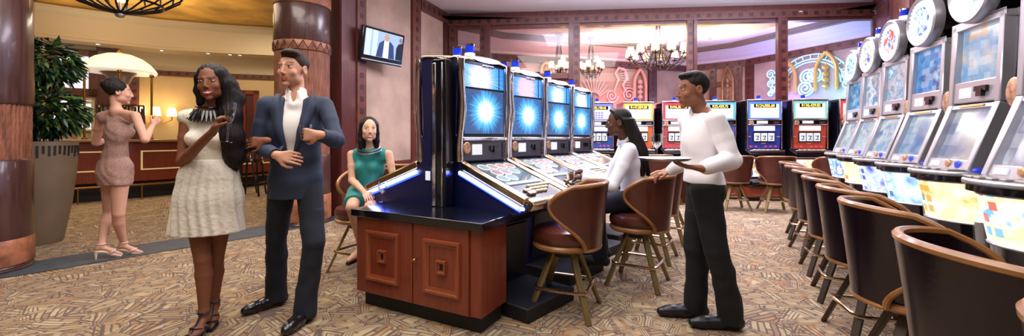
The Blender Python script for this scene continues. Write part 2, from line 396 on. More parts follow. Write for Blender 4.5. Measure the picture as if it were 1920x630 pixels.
# ------------------------------------------------------------------ implicit bodies
class SDF:
    def __init__(s, lo, hi, h=.0045):
        s.lo = np.array(lo, float)-.03; s.h = h
        s.n = (np.ceil((np.array(hi, float)+.03-s.lo)/h)).astype(int)+1
        s.d = np.full(tuple(s.n), .3, np.float32)
    def grid(s, lo, hi, mg):
        a = np.clip(np.floor((np.array(lo)-mg-s.lo)/s.h).astype(int), 0, s.n-1)
        b = np.clip(np.ceil((np.array(hi)+mg-s.lo)/s.h).astype(int)+1, a+1, s.n)
        ax = [(s.lo[i]+s.h*np.arange(a[i], b[i])).astype(np.float32) for i in range(3)]
        return tuple(slice(a[i], b[i]) for i in range(3)), ax[0][:, None, None], ax[1][None, :, None], ax[2][None, None, :]
    def put(s, sl, q, k, op):
        d = s.d[sl]
        if op == 'u':
            h = np.clip(.5+.5*(q-d)/k, 0, 1); s.d[sl] = q*(1-h)+d*h-k*h*(1-h)
        else:
            q = -q; h = np.clip(.5-.5*(q-d)/k, 0, 1); s.d[sl] = q*(1-h)+d*h+k*h*(1-h)
        return s
    def cap(s, p0, p1, r0, r1=None, k=.02, sq=None, op='u'):
        p0 = np.array(p0, float); p1 = np.array(p1, float); r1 = r0 if r1 is None else r1
        R = max(r0, r1)*(max(1, sq[1]) if sq else 1)
        sl, X, Y, Z = s.grid(np.minimum(p0, p1)-R, np.maximum(p0, p1)+R, k+.02)
        d = p1-p0; L2 = max(float(d @ d), 1e-9)
        t = np.clip(((X-p0[0])*d[0]+(Y-p0[1])*d[1]+(Z-p0[2])*d[2])/L2, 0, 1)
        qx = X-p0[0]-t*d[0]; qy = Y-p0[1]-t*d[1]; qz = Z-p0[2]-t*d[2]
        r = r0+(r1-r0)*t
        if sq:     # sq = (axis, factor): scale the section along axis by factor
            a = np.array(sq[0], float); a /= np.linalg.norm(a); c = (qx*a[0]+qy*a[1]+qz*a[2])*(1/sq[1]-1)
            qx = qx+a[0]*c; qy = qy+a[1]*c; qz = qz+a[2]*c
        q = np.sqrt(qx*qx+qy*qy+qz*qz)-r
        if sq: q = q*min(1, sq[1])
        return s.put(sl, q, k, op)
    def chain(s, pts, rs, k=.02, sq=None):
        for i in range(len(pts)-1): s.cap(pts[i], pts[i+1], rs[i], rs[i+1], k, sq)
        return s
    def ell(s, c, r, R=None, k=.02, op='u'):
        c = np.array(c, float); r = np.array(r, float); m = r.max()
        sl, X, Y, Z = s.grid(c-m, c+m, k+.02)
        X = X-c[0]; Y = Y-c[1]; Z = Z-c[2]
        if R is not None:
            R = np.array(R)
            X, Y, Z = X*R[0, 0]+Y*R[1, 0]+Z*R[2, 0], X*R[0, 1]+Y*R[1, 1]+Z*R[2, 1], X*R[0, 2]+Y*R[1, 2]+Z*R[2, 2]
        k0 = np.sqrt((X/r[0])**2+(Y/r[1])**2+(Z/r[2])**2); k1 = np.sqrt((X/r[0]**2)**2+(Y/r[1]**2)**2+(Z/r[2]**2)**2)+1e-6
        return s.put(sl, k0*(k0-1)/k1, k, op)
    def half(s, p, n, k=.006):    # keep the side where (x-p).n < 0
        p = np.array(p, float); n = np.array(n, float); n /= np.linalg.norm(n)
        sl, X, Y, Z = s.grid(s.lo, s.lo+s.h*(s.n-1), 0)
        return s.put(sl, -((X-p[0])*n[0]+(Y-p[1])*n[1]+(Z-p[2])*n[2]), k, 's')
    def wrinkle(s, amp, f, lo=None, hi=None):
        lo = s.lo if lo is None else lo; hi = s.lo+s.h*s.n if hi is None else hi
        sl, X, Y, Z = s.grid(lo, hi, 0)
        w = np.sin(X*f*1.1+3*np.sin(Z*f*.35+1)+Y*f*.7)*np.sin(Z*f*.8+2.1*np.sin(X*f*.5))
        s.d[sl] += (amp*w).astype(np.float32); return s
    def mesh(s, name, mats, parent=None, paint=None, org=(0, 0, 0)):
        d = s.d; d[0] = d[-1] = .1; d[:, 0] = d[:, -1] = .1; d[:, :, 0] = d[:, :, -1] = .1
        ins = d < 0; c = np.zeros(tuple(s.n-1), np.int8)
        off = [(i, j, k) for i in (0, 1) for j in (0, 1) for k in (0, 1)]
        for i, j, k in off: c += ins[i:i+s.n[0]-1, j:j+s.n[1]-1, k:k+s.n[2]-1]
        act = np.argwhere((c > 0) & (c < 8)); idx = np.full(c.shape, -1, np.int32)
        idx[act[:, 0], act[:, 1], act[:, 2]] = np.arange(len(act))
        V = np.stack([d[act[:, 0]+i, act[:, 1]+j, act[:, 2]+k] for i, j, k in off], 1)
        acc = np.zeros((len(act), 3)); cnt = np.zeros(len(act))
        O = np.array(off, float)
        for a in range(8):
            for b_ in range(a+1, 8):
                if np.abs(O[a]-O[b_]).sum() != 1: continue
                m = (V[:, a] < 0) != (V[:, b_] < 0)
                t = V[m, a]/(V[m, a]-V[m, b_])
                acc[m] += O[a]+(O[b_]-O[a])*t[:, None]; cnt[m] += 1
        vs = s.lo+(act+acc/cnt[:, None])*s.h
        quads = []
        for ax in range(3):
            u, w = [(1, 2), (2, 0), (0, 1)][ax]
            A = [slice(None)]*3; B = [slice(None)]*3; A[ax] = slice(0, -1); B[ax] = slice(1, None)
            i0 = ins[tuple(A)]; i1 = ins[tuple(B)]
            e = np.argwhere(i0 != i1); flip = i0[e[:, 0], e[:, 1], e[:, 2]]
            q = []
            for du, dw in ((0, 0), (-1, 0), (-1, -1), (0, -1)):
                g = e.copy(); g[:, u] += du; g[:, w] += dw; q.append(idx[g[:, 0], g[:, 1], g[:, 2]])
            q = np.stack(q, 1); q[~flip] = q[~flip][:, ::-1]; quads.append(q)
        q = np.concatenate(quads); q = q[(q >= 0).all(1)]
        # light relaxation
        for _ in range(2):
            acc = np.zeros_like(vs); cn = np.zeros(len(vs))
            for a in range(4):
                b_ = (a+1) % 4
                np.add.at(acc, q[:, a], vs[q[:, b_]]); np.add.at(acc, q[:, b_], vs[q[:, a]])
                np.add.at(cn, q[:, a], 1); np.add.at(cn, q[:, b_], 1)
            vs = vs*.5+acc/np.maximum(cn, 1)[:, None]*.5
        me = bpy.data.meshes.new(name)
        me.vertices.add(len(vs)); me.vertices.foreach_set('co', (vs-np.array(org)).astype(np.float32).ravel())
        me.loops.add(q.size); me.loops.foreach_set('vertex_index', q.ravel().astype(np.int32))
        me.polygons.add(len(q)); me.polygons.foreach_set('loop_start', np.arange(0, q.size, 4, dtype=np.int32))
        me.polygons.foreach_set('loop_total', np.full(len(q), 4, np.int32))
        for m_ in (mats if isinstance(mats, (list, tuple)) else [mats]): me.materials.append(m_)
        if paint is not None:
            fc = vs[q].mean(1); mi = np.zeros(len(q), np.int32)
            for fn, i in paint: mi[fn(fc)] = i
            me.polygons.foreach_set('material_index', mi)
        me.update(calc_edges=True); me.validate()
        me.polygons.foreach_set('use_smooth', np.ones(len(me.polygons), bool))
        o = bpy.data.objects.new(name, me); COL.objects.link(o)
        if parent is not None: o.parent = parent
        s.d = None
        return o
# ================================================================== THE SETTING
def line_hit(px, a, b):
    """where the sight line through column px meets the wall line a-b (plan view)"""
    k = (px-960)/F; ax, ay = a; bx, by = b
    t = (k*ay-ax)/((bx-ax)-k*(by-ay)); return (ax+(bx-ax)*t, ay+(by-ay)*t)
def offset_poly(pts, d):
    out = []
    for i, p in enumerate(pts):
        p = Vector(p); ns = []
        if i > 0: e = (p-Vector(pts[i-1])).normalized(); ns.append(Vector((e.y, -e.x)))
        if i < len(pts)-1: e = (Vector(pts[i+1])-p).normalized(); ns.append(Vector((e.y, -e.x)))
        n = sum(ns, Vector((0, 0))).normalized(); k = 1/max(.3, n.dot(ns[0])); out.append(p+n*d*k)
    return out
def strip_wall(mb, pts, z0, z1, d0=0., d1=None, mi=0):
    a = offset_poly(pts, d0); b = offset_poly(pts, d0 if d1 is None else d1)
    for i in range(len(pts)-1):
        mb.add([(*a[i], z0), (*a[i+1], z0), (*b[i+1], z1), (*b[i], z1)], [(0, 1, 2, 3)], mi)
def band(mb, pts, z0, z1, d, mi=0, dark=1, step=.2, sq=True):
    """moulding along a polyline, standing out by d, with inlaid dark squares"""
    for i in range(len(pts)-1):
        a = Vector(pts[i]); b = Vector(pts[i+1]); e = (b-a); L_ = e.length; e.normalize(); n = Vector((e.y, -e.x))
        slab(mb, a, b, z0, z1, 0, d, mi)
        if sq:
            h = (z1-z0); m = max(1, int(L_/step))
            for k in range(m):
                c = a+e*(k+.5)*L_/m
                slab(mb, c-e*h*.24, c+e*h*.24, z0+h*.26, z1-h*.26, d-.001, d+.004, dark)
def slab(mb, a, b, z0, z1, d0, d1, mi=0):
    a = Vector(a); b = Vector(b); e = (b-a).normalized(); n = Vector((e.y, -e.x))
    q = [a+n*d0, b+n*d0, b+n*d1, a+n*d1]
    mb.add([(*p, z0) for p in q]+[(*p, z1) for p in q], [(3, 2, 1, 0), (4, 5, 6, 7), (0, 1, 5, 4), (1, 2, 6, 5), (2, 3, 7, 6), (3, 0, 4, 7)], mi)
def vtrim(mb, c, e, w, z0, z1, d, mi=0, dark=1, sq=True, step=.19):
    """upright moulding centred on plan point c of a wall running along e"""
    c = Vector(c); e = Vector(e).normalized()
    slab(mb, c-e*w/2, c+e*w/2, z0, z1, 0, d, mi)
    if sq:
        m = int((z1-z0)/step)
        for k in range(m):
            z = z0+(k+.5)*(z1-z0)/m
            slab(mb, c-e*.045, c+e*.045, z-.045, z+.045, d-.001, d+.004, dark)

ZC = 4.16
W0 = (-2.72, 6.67); W1 = (-1.54, 10.0); B1 = (7.85, 9.12)
m = MB(); m.add([(-17, -5, 0), (10, -5, 0), (10, 16.5, 0), (-17, 16.5, 0)], [(0, 1, 2, 3)])
struct(m, 'floor', M['carpet'])
# slate-coloured strip set into the carpet along the foyer opening
m = MB()
up = [G(x, y) for x, y in ((-160, 512), (60, 491), (320, 450), (490, 424), (640, 396), (652, 393))]
lo = [G(x, y) for x, y in ((-160, 545), (60, 514), (320, 470), (490, 443), (640, 411), (652, 408))]
vs = [(*p.xy, .006) for p in up]+[(*p.xy, .006) for p in lo]
m.add(vs, [(i, i+6, i+7, i+1) for i in range(5)]); struct(m, 'trim_1', M['strip'])

# hall ceiling, hidden walls closing the hall
m = MB(); pl = [(-9.5, -5), (9.6, -5), (9.6, 9.3), (7.85, 9.35), (-1.5, 10.2), W0, (-3.3, 6.2), (-5.5, 4.2), (-9.5, 1)]
for q in ([(-9.5, -5), (9.6, -5), (9.6, 1), (-9.5, 1)], [(-9.5, 1), (9.6, 1), (9.6, 4.2), (-5.5, 4.2)], [(-5.5, 4.2), (9.6, 4.2), (9.6, 6.2), (-3.3, 6.2)],
          [(-3.3, 6.2), (9.6, 6.2), (9.6, 6.67), (-2.72, 6.67)], [(-2.72, 6.67), (9.6, 6.67), (9.6, 9.35), (-1.5, 10.2)]):
    m.add([(*p, ZC) for p in q], [(0, 1, 2, 3)])
struct(m, 'ceiling', M['purplewhite'])
m = MB(); m.add([(-17, -5, 0), (10, -5, 0), (10, -5, 4.5), (-17, -5, 4.5)], [(0, 1, 2, 3)]); struct(m, 'wall_behind', M['plaster'])

# right wall: dark panelled
RW = [(7.85, 9.12), (5.55, 4.9), (4.6, 2.0), (4.1, -1.0), (4.0, -5.0)]
m = MB(); strip_wall(m, RW, 0, ZC)
for i in range(len(RW)-1):
    a = Vector(RW[i]); b = Vector(RW[i+1]); L_ = (b-a).length; e = (b-a)/L_; k = max(1, int(L_/1.2))
    for j in range(k+1): vtrim(m, a+e*(L_*j/k), e, .16, 0, ZC, .05, 1, 2)
    slab(m, a, b, ZC-.2, ZC, 0, .07, 1); slab(m, a, b, 2.9, 3.05, 0, .05, 1); slab(m, a, b, 0, .2, 0, .05, 1)
struct(m, 'wall_right', [M['wood_mid'], M['wood_dark'], M['wood_inlay']])

# left wall fin with the television
e = (Vector(W1)-Vector(W0)).normalized(); nW = Vector((e.y, -e.x))
m = MB(); slab(m, W0, W1, 0, 4.4, -.35, 0); struct(m, 'wall_left', M['plaster'])
m = MB()
slab(m, Vector(W0)-e*.06, Vector(W0)+e*.02, 0, 4.4, -.42, .08, 0)
c1 = Vector(line_hit(659, W0, W1)); vtrim(m, c1-e*.12, e, .42, 0, ZC, .06, 0, 2, False)
vtrim(m, Vector(line_hit(671, W0, W1)), e, .22, 0, ZC, .085, 1, 2)
vtrim(m, Vector(line_hit(777.5, W0, W1)), e, .3, 0, ZC, .06, 1, 2)
vtrim(m, Vector(W1)-e*.1, e, .2, 0, ZC, .06, 0, 2, False)
band(m, [line_hit(785, W0, W1), W1], ZC-.24, ZC, .08, 1, 2)
band(m, [line_hit(678, W0, W1), line_hit(770, W0, W1)], .62, .8, .07, 1, 2)
band(m, [line_hit(785, W0, W1), W1], .62, .8, .07, 1, 2)
slab(m, W0, W1, 0, .62, 0, .035, 0)
struct(m, 'trim_2', [M['wood_dark'], M['wood_mid'], M['wood_inlay']])

# glazed back wall: low panel, rails and mullions
eB = (Vector(B1)-Vector(W1)).normalized()
def bw(px): return Vector(line_hit(px, W1, B1))
m = MB(); slab(m, W1, B1, 0, 1.85, -.12, 0, 0)
slab(m, bw(915), bw(1076), 1.85, 2.62, -.1, -.04, 2)
struct(m, 'wall_back', [M['wood_dark'], M['wood_mid'], mat('rose_panel', '#b06a78', .6)])
m = MB()
slab(m, W1, B1, ZC-.36, ZC, -.12, .05, 0); band(m, [W1, B1], ZC-.3, ZC-.12, .09, 1, 2, .22)
vtrim(m, bw(847), eB, .3, 1.8, ZC-.3, .05, 0, 2, False); vtrim(m, bw(850), eB, .16, 1.8, ZC-.3, .08, 1, 2)
vtrim(m, bw(906), eB, .14, 1.8, ZC-.3, .08, 1, 2); vtrim(m, bw(914.5), eB, .14, 1.8, ZC-.3, .12, 0, 2, False)
vtrim(m, bw(1070), eB, .1, 1.8, ZC-.3, .1, 0, 2, False); vtrim(m, bw(1080), eB, .17, 1.8, ZC-.3, .08, 1, 2)
vtrim(m, bw(1293), eB, .15, 1.8, ZC-.3, .08, 1, 2); vtrim(m, bw(1301), eB, .07, 1.8, ZC-.3, .12, 0, 2, False)
vtrim(m, bw(1457), eB, .07, 1.8, ZC-.3, .12, 0, 2, False); vtrim(m, bw(1466), eB, .17, 1.8, ZC-.3, .08, 1, 2)
vtrim(m, bw(1660), eB, .5, 1.8, ZC-.3, .1, 0, 2, False)
slab(m, bw(915), bw(1076), 2.6, 2.72, -.1, .05, 1); slab(m, W1, B1, 1.8, 1.9, -.12, .08, 0)
struct(m, 'trim_3', [M['wood_dark'], M['wood_mid'], M['wood_inlay']])
for i, (x0, x1) in enumerate(((855, 901), (920, 1066), (1087, 1288), (1304, 1454), (1473, 1648))):
    g = MB(); a = bw(x0)-eB*.05; b = bw(x1)+eB*.05
    slab(g, a, b, (2.62 if i == 1 else 1.85), ZC-.3, -.06, -.05)
    o = struct(g, 'window_%d' % (i+1), M['glass'])

# ------------------------------------------------------------------ lounge beyond the glass
LR = [(-2.6, 10.2), (-.6, 11.9), (5.85, 14.0), (7.13, 12.8), (8.9, 8.6)]
m = MB(); strip_wall(m, LR, 0, 3.45)
struct(m, 'wall_lounge', M['plaster'])
m = MB(); band(m, LR, 3.42, 3.6, .07, 1, 2, .3)
band(m, LR, 1.85, 1.98, .1, 0, 2, .3, False)
ee = (Vector(LR[2])-Vector(LR[1])).normalized(); ef = (Vector(LR[4])-Vector(LR[3])).normalized(); eg = (Vector(LR[3])-Vector(LR[2])).normalized()
for px in (1222, 1290): vtrim(m, line_hit(px, LR[1], LR[2]), ee, .3, 0, 3.42, .07, 0, 2)
for px in (1337, 1385): vtrim(m, line_hit(px, LR[2], LR[3]), eg, .2, 0, 3.42, .07, 0, 2)
for px in (1407,): vtrim(m, line_hit(px, LR[3], LR[4]), ef, .25, 0, 3.42, .07, 0, 2)
band(m, [line_hit(1337, LR[2], LR[3]), line_hit(1385, LR[2], LR[3])], 2.85, 3.0, .08, 1, 2)
struct(m, 'trim_4', [M['wood_dark'], M['wood_mid'], M['wood_inlay']])
m = MB()
prof = [(.06, 3.6), (.1, 3.62), (.1, 3.68), (.22, 3.72), (.3, 3.8), (.34, 3.8), (.4, 3.84), (.7, 3.9)]
for (d0, z0), (d1, z1) in zip(prof, prof[1:]): strip_wall(m, LR, z0, z1, d0, d1)
ol = MB()
for (d0, z0), (d1, z1) in zip([(.7, 3.88), (.86, 3.88), (.86, 3.93), (.9, 3.94)], [(.86, 3.88), (.86, 3.93), (.9, 3.94), (.9, 4.0)]): strip_wall(ol, LR, z0, z1, d0, d1)
struct(ol, 'trim_8', mat('olive_cornice', '#7d7468', .6), smooth=20)
inn = offset_poly(LR, .9); T = [(1.0, 9.79), (2.3, 10.7), (5.5, 12.0), (6.25, 11.3), (6.9, 9.25)]
m.add([(*p, 4.0) for p in inn]+[(*p, 4.0) for p in T], [(i, i+1, i+6, i+5) for i in range(4)])
m.add([(-2.2, 10.1, 4.0), (1.0, 9.79, 4.0), (*inn[0], 4.0)], [(0, 1, 2)])
m.add([(6.9, 9.25, 4.0), (7.9, 9.15, 4.0), (*inn[4], 4.0)], [(0, 1, 2)])
m.add([(*p, 4.0) for p in T]+[(*(Vector(p)*.97+Vector((3.8, 10.6))*.03), 4.36) for p in T], [(i, i+1, i+6, i+5) for i in range(4)])
struct(m, 'trim_5', M['purplewhite'], smooth=30)
m = MB(); m.add([(*p, 4.36) for p in [(.6, 9.7)]+T+[(7.2, 9.1)]], [(0, 1, 2, 3, 4, 5, 6)]); struct(m, 'ceiling_lounge', M['orange_ceiling'])

def lamp_light(name, kind, loc, power, col, size=1., size_y=None, rot=None, spot=None):
    l = bpy.data.lights.new(name, kind); l.energy = power; l.color = col
    if kind == 'AREA':
        l.size = size
        if size_y: l.shape = 'RECTANGLE'; l.size_y = size_y
    else: l.shadow_soft_size = size
    o = bpy.data.objects.new(name, l); COL.objects.link(o); o.location = loc
    if rot: o.rotation_euler = rot
    return o

# carved relief figures on the lounge walls
def spiral_pts(c, ex, r0, turns, sgn=1, n=46):
    c = Vector(c); ex = Vector((*ex, 0)).normalized(); o = []
    for i in range(n+1):
        t = i/n; a = sgn*t*turns*2*PI; r = r0*(1-t)**.8+.012
        o.append(c+ex*math.cos(a)*r+Vector((0, 0, 1))*math.sin(a)*r)
    return o
def on_wall(px, py, a, b, d=.05):
    x, y = line_hit(px, a, b); ez = (Vector(b)-Vector(a)).normalized(); n = Vector((ez.y, -ez.x))
    return Vector((x, y, CH-(py-HY)/F*y))+Vector((n.x*d, n.y*d, 0))
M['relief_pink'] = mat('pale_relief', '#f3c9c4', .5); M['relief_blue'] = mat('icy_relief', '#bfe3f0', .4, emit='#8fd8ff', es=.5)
M['arch_gold'] = mat('arch_gold', '#d8a652', .35, .3); M['arch_pink'] = mat('arch_rose', '#e9a9a0', .45)
root = thing('wall_relief', 'pale swirling seahorse relief on the pink lit lounge wall', 'wall relief', (*line_hit(1160, LR[1], LR[2]), 1.9))
def rl(p): return [Vector(q)-root.location for q in p]
mb = MB()
a_, b_ = LR[1], LR[2]
mb.tube(rl(spiral_pts(on_wall(1178, 178, a_, b_), ee, .22, 2.2)), .02, 6)
mb.tube(rl(spiral_pts(on_wall(1146, 180, a_, b_), ee, .2, 2.0, -1)), .02, 6)
mb.tube(rl([on_wall(x, y, a_, b_) for x, y in ((1150, 170), (1158, 150), (1152, 138), (1158, 128), (1170, 132), (1174, 148), (1166, 160), (1172, 172))]), [.02, .04, .035, .05, .045, .05, .04, .03], 8)
for k in range(9):
    mb.tube(rl([on_wall(1158+k*1.6, 130+k*4.2, a_, b_), on_wall(1176+k*.6, 126+k*5.0, a_, b_)]), .012, 5)
mb.build('swirl', M['relief_pink'], root)
mb = MB()
for k in range(11):
    A = math.radians(25+13*k)
    c0 = on_wall(1112, 186, a_, b_); ev = Vector((*ee, 0))
    mb.tube(rl([c0+ev*math.cos(A)*.2+Vector((0, 0, math.sin(A)*.2)), c0+ev*math.cos(A)*.62+Vector((0, 0, math.sin(A)*.75))]), [.02, .008], 5)
mb.build('fan', M['relief_pink'], root)
root = thing('wall_relief', 'glowing blue fan and swirl relief on the right lounge wall', 'wall relief', (*line_hit(1520, LR[3], LR[4]), 1.9))
a_, b_ = LR[3], LR[4]; mb = MB(); ev = Vector((*ef, 0))
def rl(p): return [Vector(q)-root.location for q in p]
for r in (.95, .8, .72):
    c0 = on_wall(1522, 160, a_, b_); mb.tube(rl([c0+ev*math.cos(t*PI/14)*r+Vector((0, 0, math.sin(t*PI/14)*r*.85)) for t in range(15)]), .02, 6)
for t in range(15):
    A = t*PI/14; mb.tube(rl([c0+ev*math.cos(A)*.8+Vector((0, 0, math.sin(A)*.68)), c0+ev*math.cos(A)*.95+Vector((0, 0, math.sin(A)*.8))]), .014, 5)
for x, y, s_ in ((1516, 145, 1), (1530, 140, -1), (1512, 166, -1)): mb.tube(rl(spiral_pts(on_wall(x, y, a_, b_), ef, .2, 2.4, s_)), .025, 6)
mb.build('swirl', M['relief_blue'], root)
mb = MB()
for x0 in (1447, 1590):
    for k in range(5):
        mb.tube(rl(spiral_pts(on_wall(x0+(k % 2)*5, 140+k*9, a_, b_), ef, .12-.01*k, 1.6, 1-2*(k % 2))), .022, 6)
mb.build('column_scrolls', M['relief_blue'], root)
def arch(px, py0, py1, a, b, w, mt, lab, d=.1):
    c = on_wall(px, py1, a, b, d); top = on_wall(px, py0, a, b, d).z-c.z
    r = thing('gothic_arch', lab, 'arch', c); ez = (Vector(b)-Vector(a)).normalized(); ev = Vector((ez.x, ez.y, 0))
    mb = MB()
    for s in (-1, 1):
        q = [ev*s*w/2, ev*s*w/2+Vector((0, 0, top*.5))]
        for t in range(1, 9):
            u = t/8; q.append(ev*s*w/2*(1-u**1.7)+Vector((0, 0, top*(.5+.5*u**.8))))
        mb.tube(q, .045, 8)
    mb.build('arch_frame', mt, r)
    mb = MB()
    for k in range(4): mb.sph((0, 0, top*(.12+.16*k)), (w*.2, .05, top*.07), 10)
    mb.cyl((0, 0, 0), (0, 0, top*.7), .02, n=8); mb.build('finial', mt, r)
    return r
arch(1197, 131, 190, LR[1], LR[2], .42, M['arch_pink'], 'rose pink pointed arch beside the seahorse relief')
arch(1021, 118, 146, LR[1], LR[2], .3, M['arch_gold'], 'small golden pointed arch behind the first slot machines')
arch(1481, 116, 176, LR[3], LR[4], .42, M['arch_gold'], 'golden arch beside the window mullion, left of the blue fan')
arch(1553, 98, 170, LR[3], LR[4], .5, M['arch_gold'], 'golden arch right of the blue fan relief')
arch(1366, 126, 190, LR[2], LR[3], .3, M['wood_gold'], 'slim wooden arch in the far corner of the lounge')

# chandelier and its shades
def chandelier(name, lab, c, r, n1, n2, ztop, s=1.):
    t = thing(name, lab, 'chandelier', c); mb = MB(); sh = []
    for k in range(4):
        A = k*PI/2+.3; mb.tube([(.03*math.cos(A), .03*math.sin(A), ztop-c[2]), (.05*math.cos(A), .05*math.sin(A), .9*s), (.13*math.cos(A)*s, .13*math.sin(A)*s, .25*s)], .018*s, 6)
    mb.cyl((0, 0, ztop-c[2]-.04), (0, 0, ztop-c[2]), .1, n=14)
    mb.torus((0, 0, .25*s), .14*s, .02*s, 20, 6)
    mb.build('stem', M['dark_leg'], t); mb = MB()
    for n, rr, zz, ph in ((n1, r, 0, .1), (n2, r*.55, .22*s, .35)):
        for k in range(n):
            A = 2*PI*k/n+ph; cx, sx = math.cos(A), math.sin(A)
            mb.tube([(.14*s*cx, .14*s*sx, .25*s), (rr*.45*cx, rr*.45*sx, zz-.25*s), (rr*.8*cx, rr*.8*sx, zz-.12*s), (rr*cx, rr*sx, zz+.05*s)], .016*s, 6)
            mb.lathe([(.06*s, 0), (.075*s, .015*s), (.02*s, .02*s), (.016*s, .1*s)], (rr*cx, rr*sx, zz+.05*s), 10); sh.append((rr*cx, rr*sx, zz+.13*s))
    mb.torus((0, 0, -.06*s), r*.8, .014*s, 36, 6); mb.sph((0, 0, -.16*s), .05*s, 10)
    mb.build('arms', M['dark_leg'], t)
    for q in sh:
        mb = MB(); mb.lathe([(.105*s, 0), (.075*s, .19*s), (.07*s, .19*s), (.1*s, .003)], q, 14); mb.build('lamp_shade', M['shade'], t)
    return t
cz = P(1234, 112, 11.3)
chandelier('chandelier', 'large chandelier with many cream shades hanging in the lounge', tuple(cz), .76, 12, 6, 4.34)
cz = P(1048, 134, 11.2); chandelier('wall_chandelier', 'small cream shaded light left of the mullion in the pink lounge', tuple(cz), .2, 4, 1, 3.98, .8)
cz = P(1108, 134, 11.6); chandelier('wall_chandelier', 'small cream shaded light right of the mullion in the pink lounge', tuple(cz), .3, 6, 1, 3.98, .8)

# ceiling fittings of the lounge
def downlight(c, r, lab, group=None, big=False):
    t = thing('ceiling_vent' if big else 'downlight', lab, 'ceiling vent' if big else 'ceiling light', c, 0, group)
    mb = MB()
    for k in range(4 if big else 1): mb.lathe([(r*(1-.24*k), 0), (r*(1-.24*k), -.02-.005*k), (r*(.86-.24*k), -.02-.005*k), (r*(.86-.24*k), 0)], n=24)
    mb.build('ring', M['white'], t)
    mb = MB(); mb.cyl((0, 0, -.004), (0, 0, -.001), r*(.12 if big else .82)); mb.build('diffuser', M['white'] if big else M['lamp_white'], t)
for px, py, lab in ((1015, 47, 'round ceiling vent seen through the second window pane'), (1199, 68, 'round ceiling vent beside the large chandelier'), (1492, 26, 'round ceiling vent seen through the rightmost window pane')):
    Z = 2.74*F/(HY-py); p = P(px, py, Z); p.z = 3.995; downlight(p, .2, lab, None, True)
for px, py, lab in ((1376, 61, 'small bright downlight left of another over the far corner of the lounge'), (1325, 66, 'small bright downlight beside the dark sensor in the lounge ceiling'), (1026, 66, 'small downlight behind the round vent in the lounge ceiling')):
    Z = 2.74*F/(HY-py); p = P(px, py, Z); p.z = 3.995; downlight(p, .05, lab)
for px, py, lab in ((977, 46, 'dark dome sensor left of the round vent in the lounge ceiling'), (1331, 70, 'dark dome sensor in the lounge ceiling beside a downlight')):
    Z = 2.74*F/(HY-py); p = P(px, py, Z); p.z = 3.997
    t = thing('ceiling_sensor', lab, 'sensor', p); mb = MB(); mb.lathe([(.09, 0), (.09, -.02), (.07, -.025)], n=16); mb.build('base', M['white'], t)
    mb = MB(); mb.sph((0, 0, -.025), (.06, .06, .05), 12); mb.build('dome', M['black'], t)

# ------------------------------------------------------------------ foyer with the bar
FC = [(-14.6, 3.0), (-13.6, 6.5), (-12.2, 8.8), (-10.7, 10.2), (-9.4, 11.25), (-8.2, 11.75), (-6.9, 12.1), (-4.2, 12.5), (-1.2, 12.4)]
FW = [tuple(p) for p in offset_poly(FC, -.75)]
m = MB(); m.add([(-17, -5, 4.42), (-9.5, -5, 4.42), (-9.5, 1, 4.42), (-5.5, 4.2, 4.42), (-3.3, 6.2, 4.42), (-2.7, 6.67, 4.42), (-1.2, 10, 4.42), (-1.2, 13.5, 4.42), (-17, 13.5, 4.42)], [tuple(range(9))])
struct(m, 'ceiling_foyer', M['gold_ceiling'])
m = MB()
pr = [(-.75, 3.6), (0, 3.6), (.0, 3.66), (-.05, 3.68), (-.05, 4.2), (.0, 4.24), (.06, 4.3), (.06, 4.38), (.0, 4.42)]
for (d0, z0), (d1, z1) in zip(pr, pr[1:]): strip_wall(m, FC, z0, z1, d0, d1)
struct(m, 'trim_6', M['cream'], smooth=25)
m = MB(); strip_wall(m, FW, 0, 3.02, 0, 0, 0); strip_wall(m, FW, 3.02, 3.6, 0, 0, 1)
m.add([(-17, -5, 0), (-15.2, 3, 0), (-15.2, 3, 4.42), (-17, -5, 4.42)], [(0, 1, 2, 3)], 0)
struct(m, 'wall_foyer', [M['plaster_beige'], M['cream']])
m = MB(); band(m, FW, 2.98, 3.12, .05, 1, 2, .2)
def fw_seg(px):
    for a, b in zip(FW, FW[1:]):
        ka = (a[0]/a[1])*F+960 if a[1] > .1 else -1e9; kb = (b[0]/b[1])*F+960
        if ka <= px <= kb: return a, b
def fw(px):
    a, b = fw_seg(px); return Vector(line_hit(px, a, b)), (Vector(b)-Vector(a)).normalized()
def fwz(px, py): p, e_ = fw(px); return CH-(py-HY)/F*p.y
for px, w, sq in ((252, .2, True), (204, .45, False)):
    p, e_ = fw(px); vtrim(m, p, e_, w, 0, 3.6 if not sq else 3.0, .1, 0 if not sq else 1, 2, sq)
struct(m, 'trim_7', [M['wood_dark'], M['wood_mid'], M['wood_inlay']])
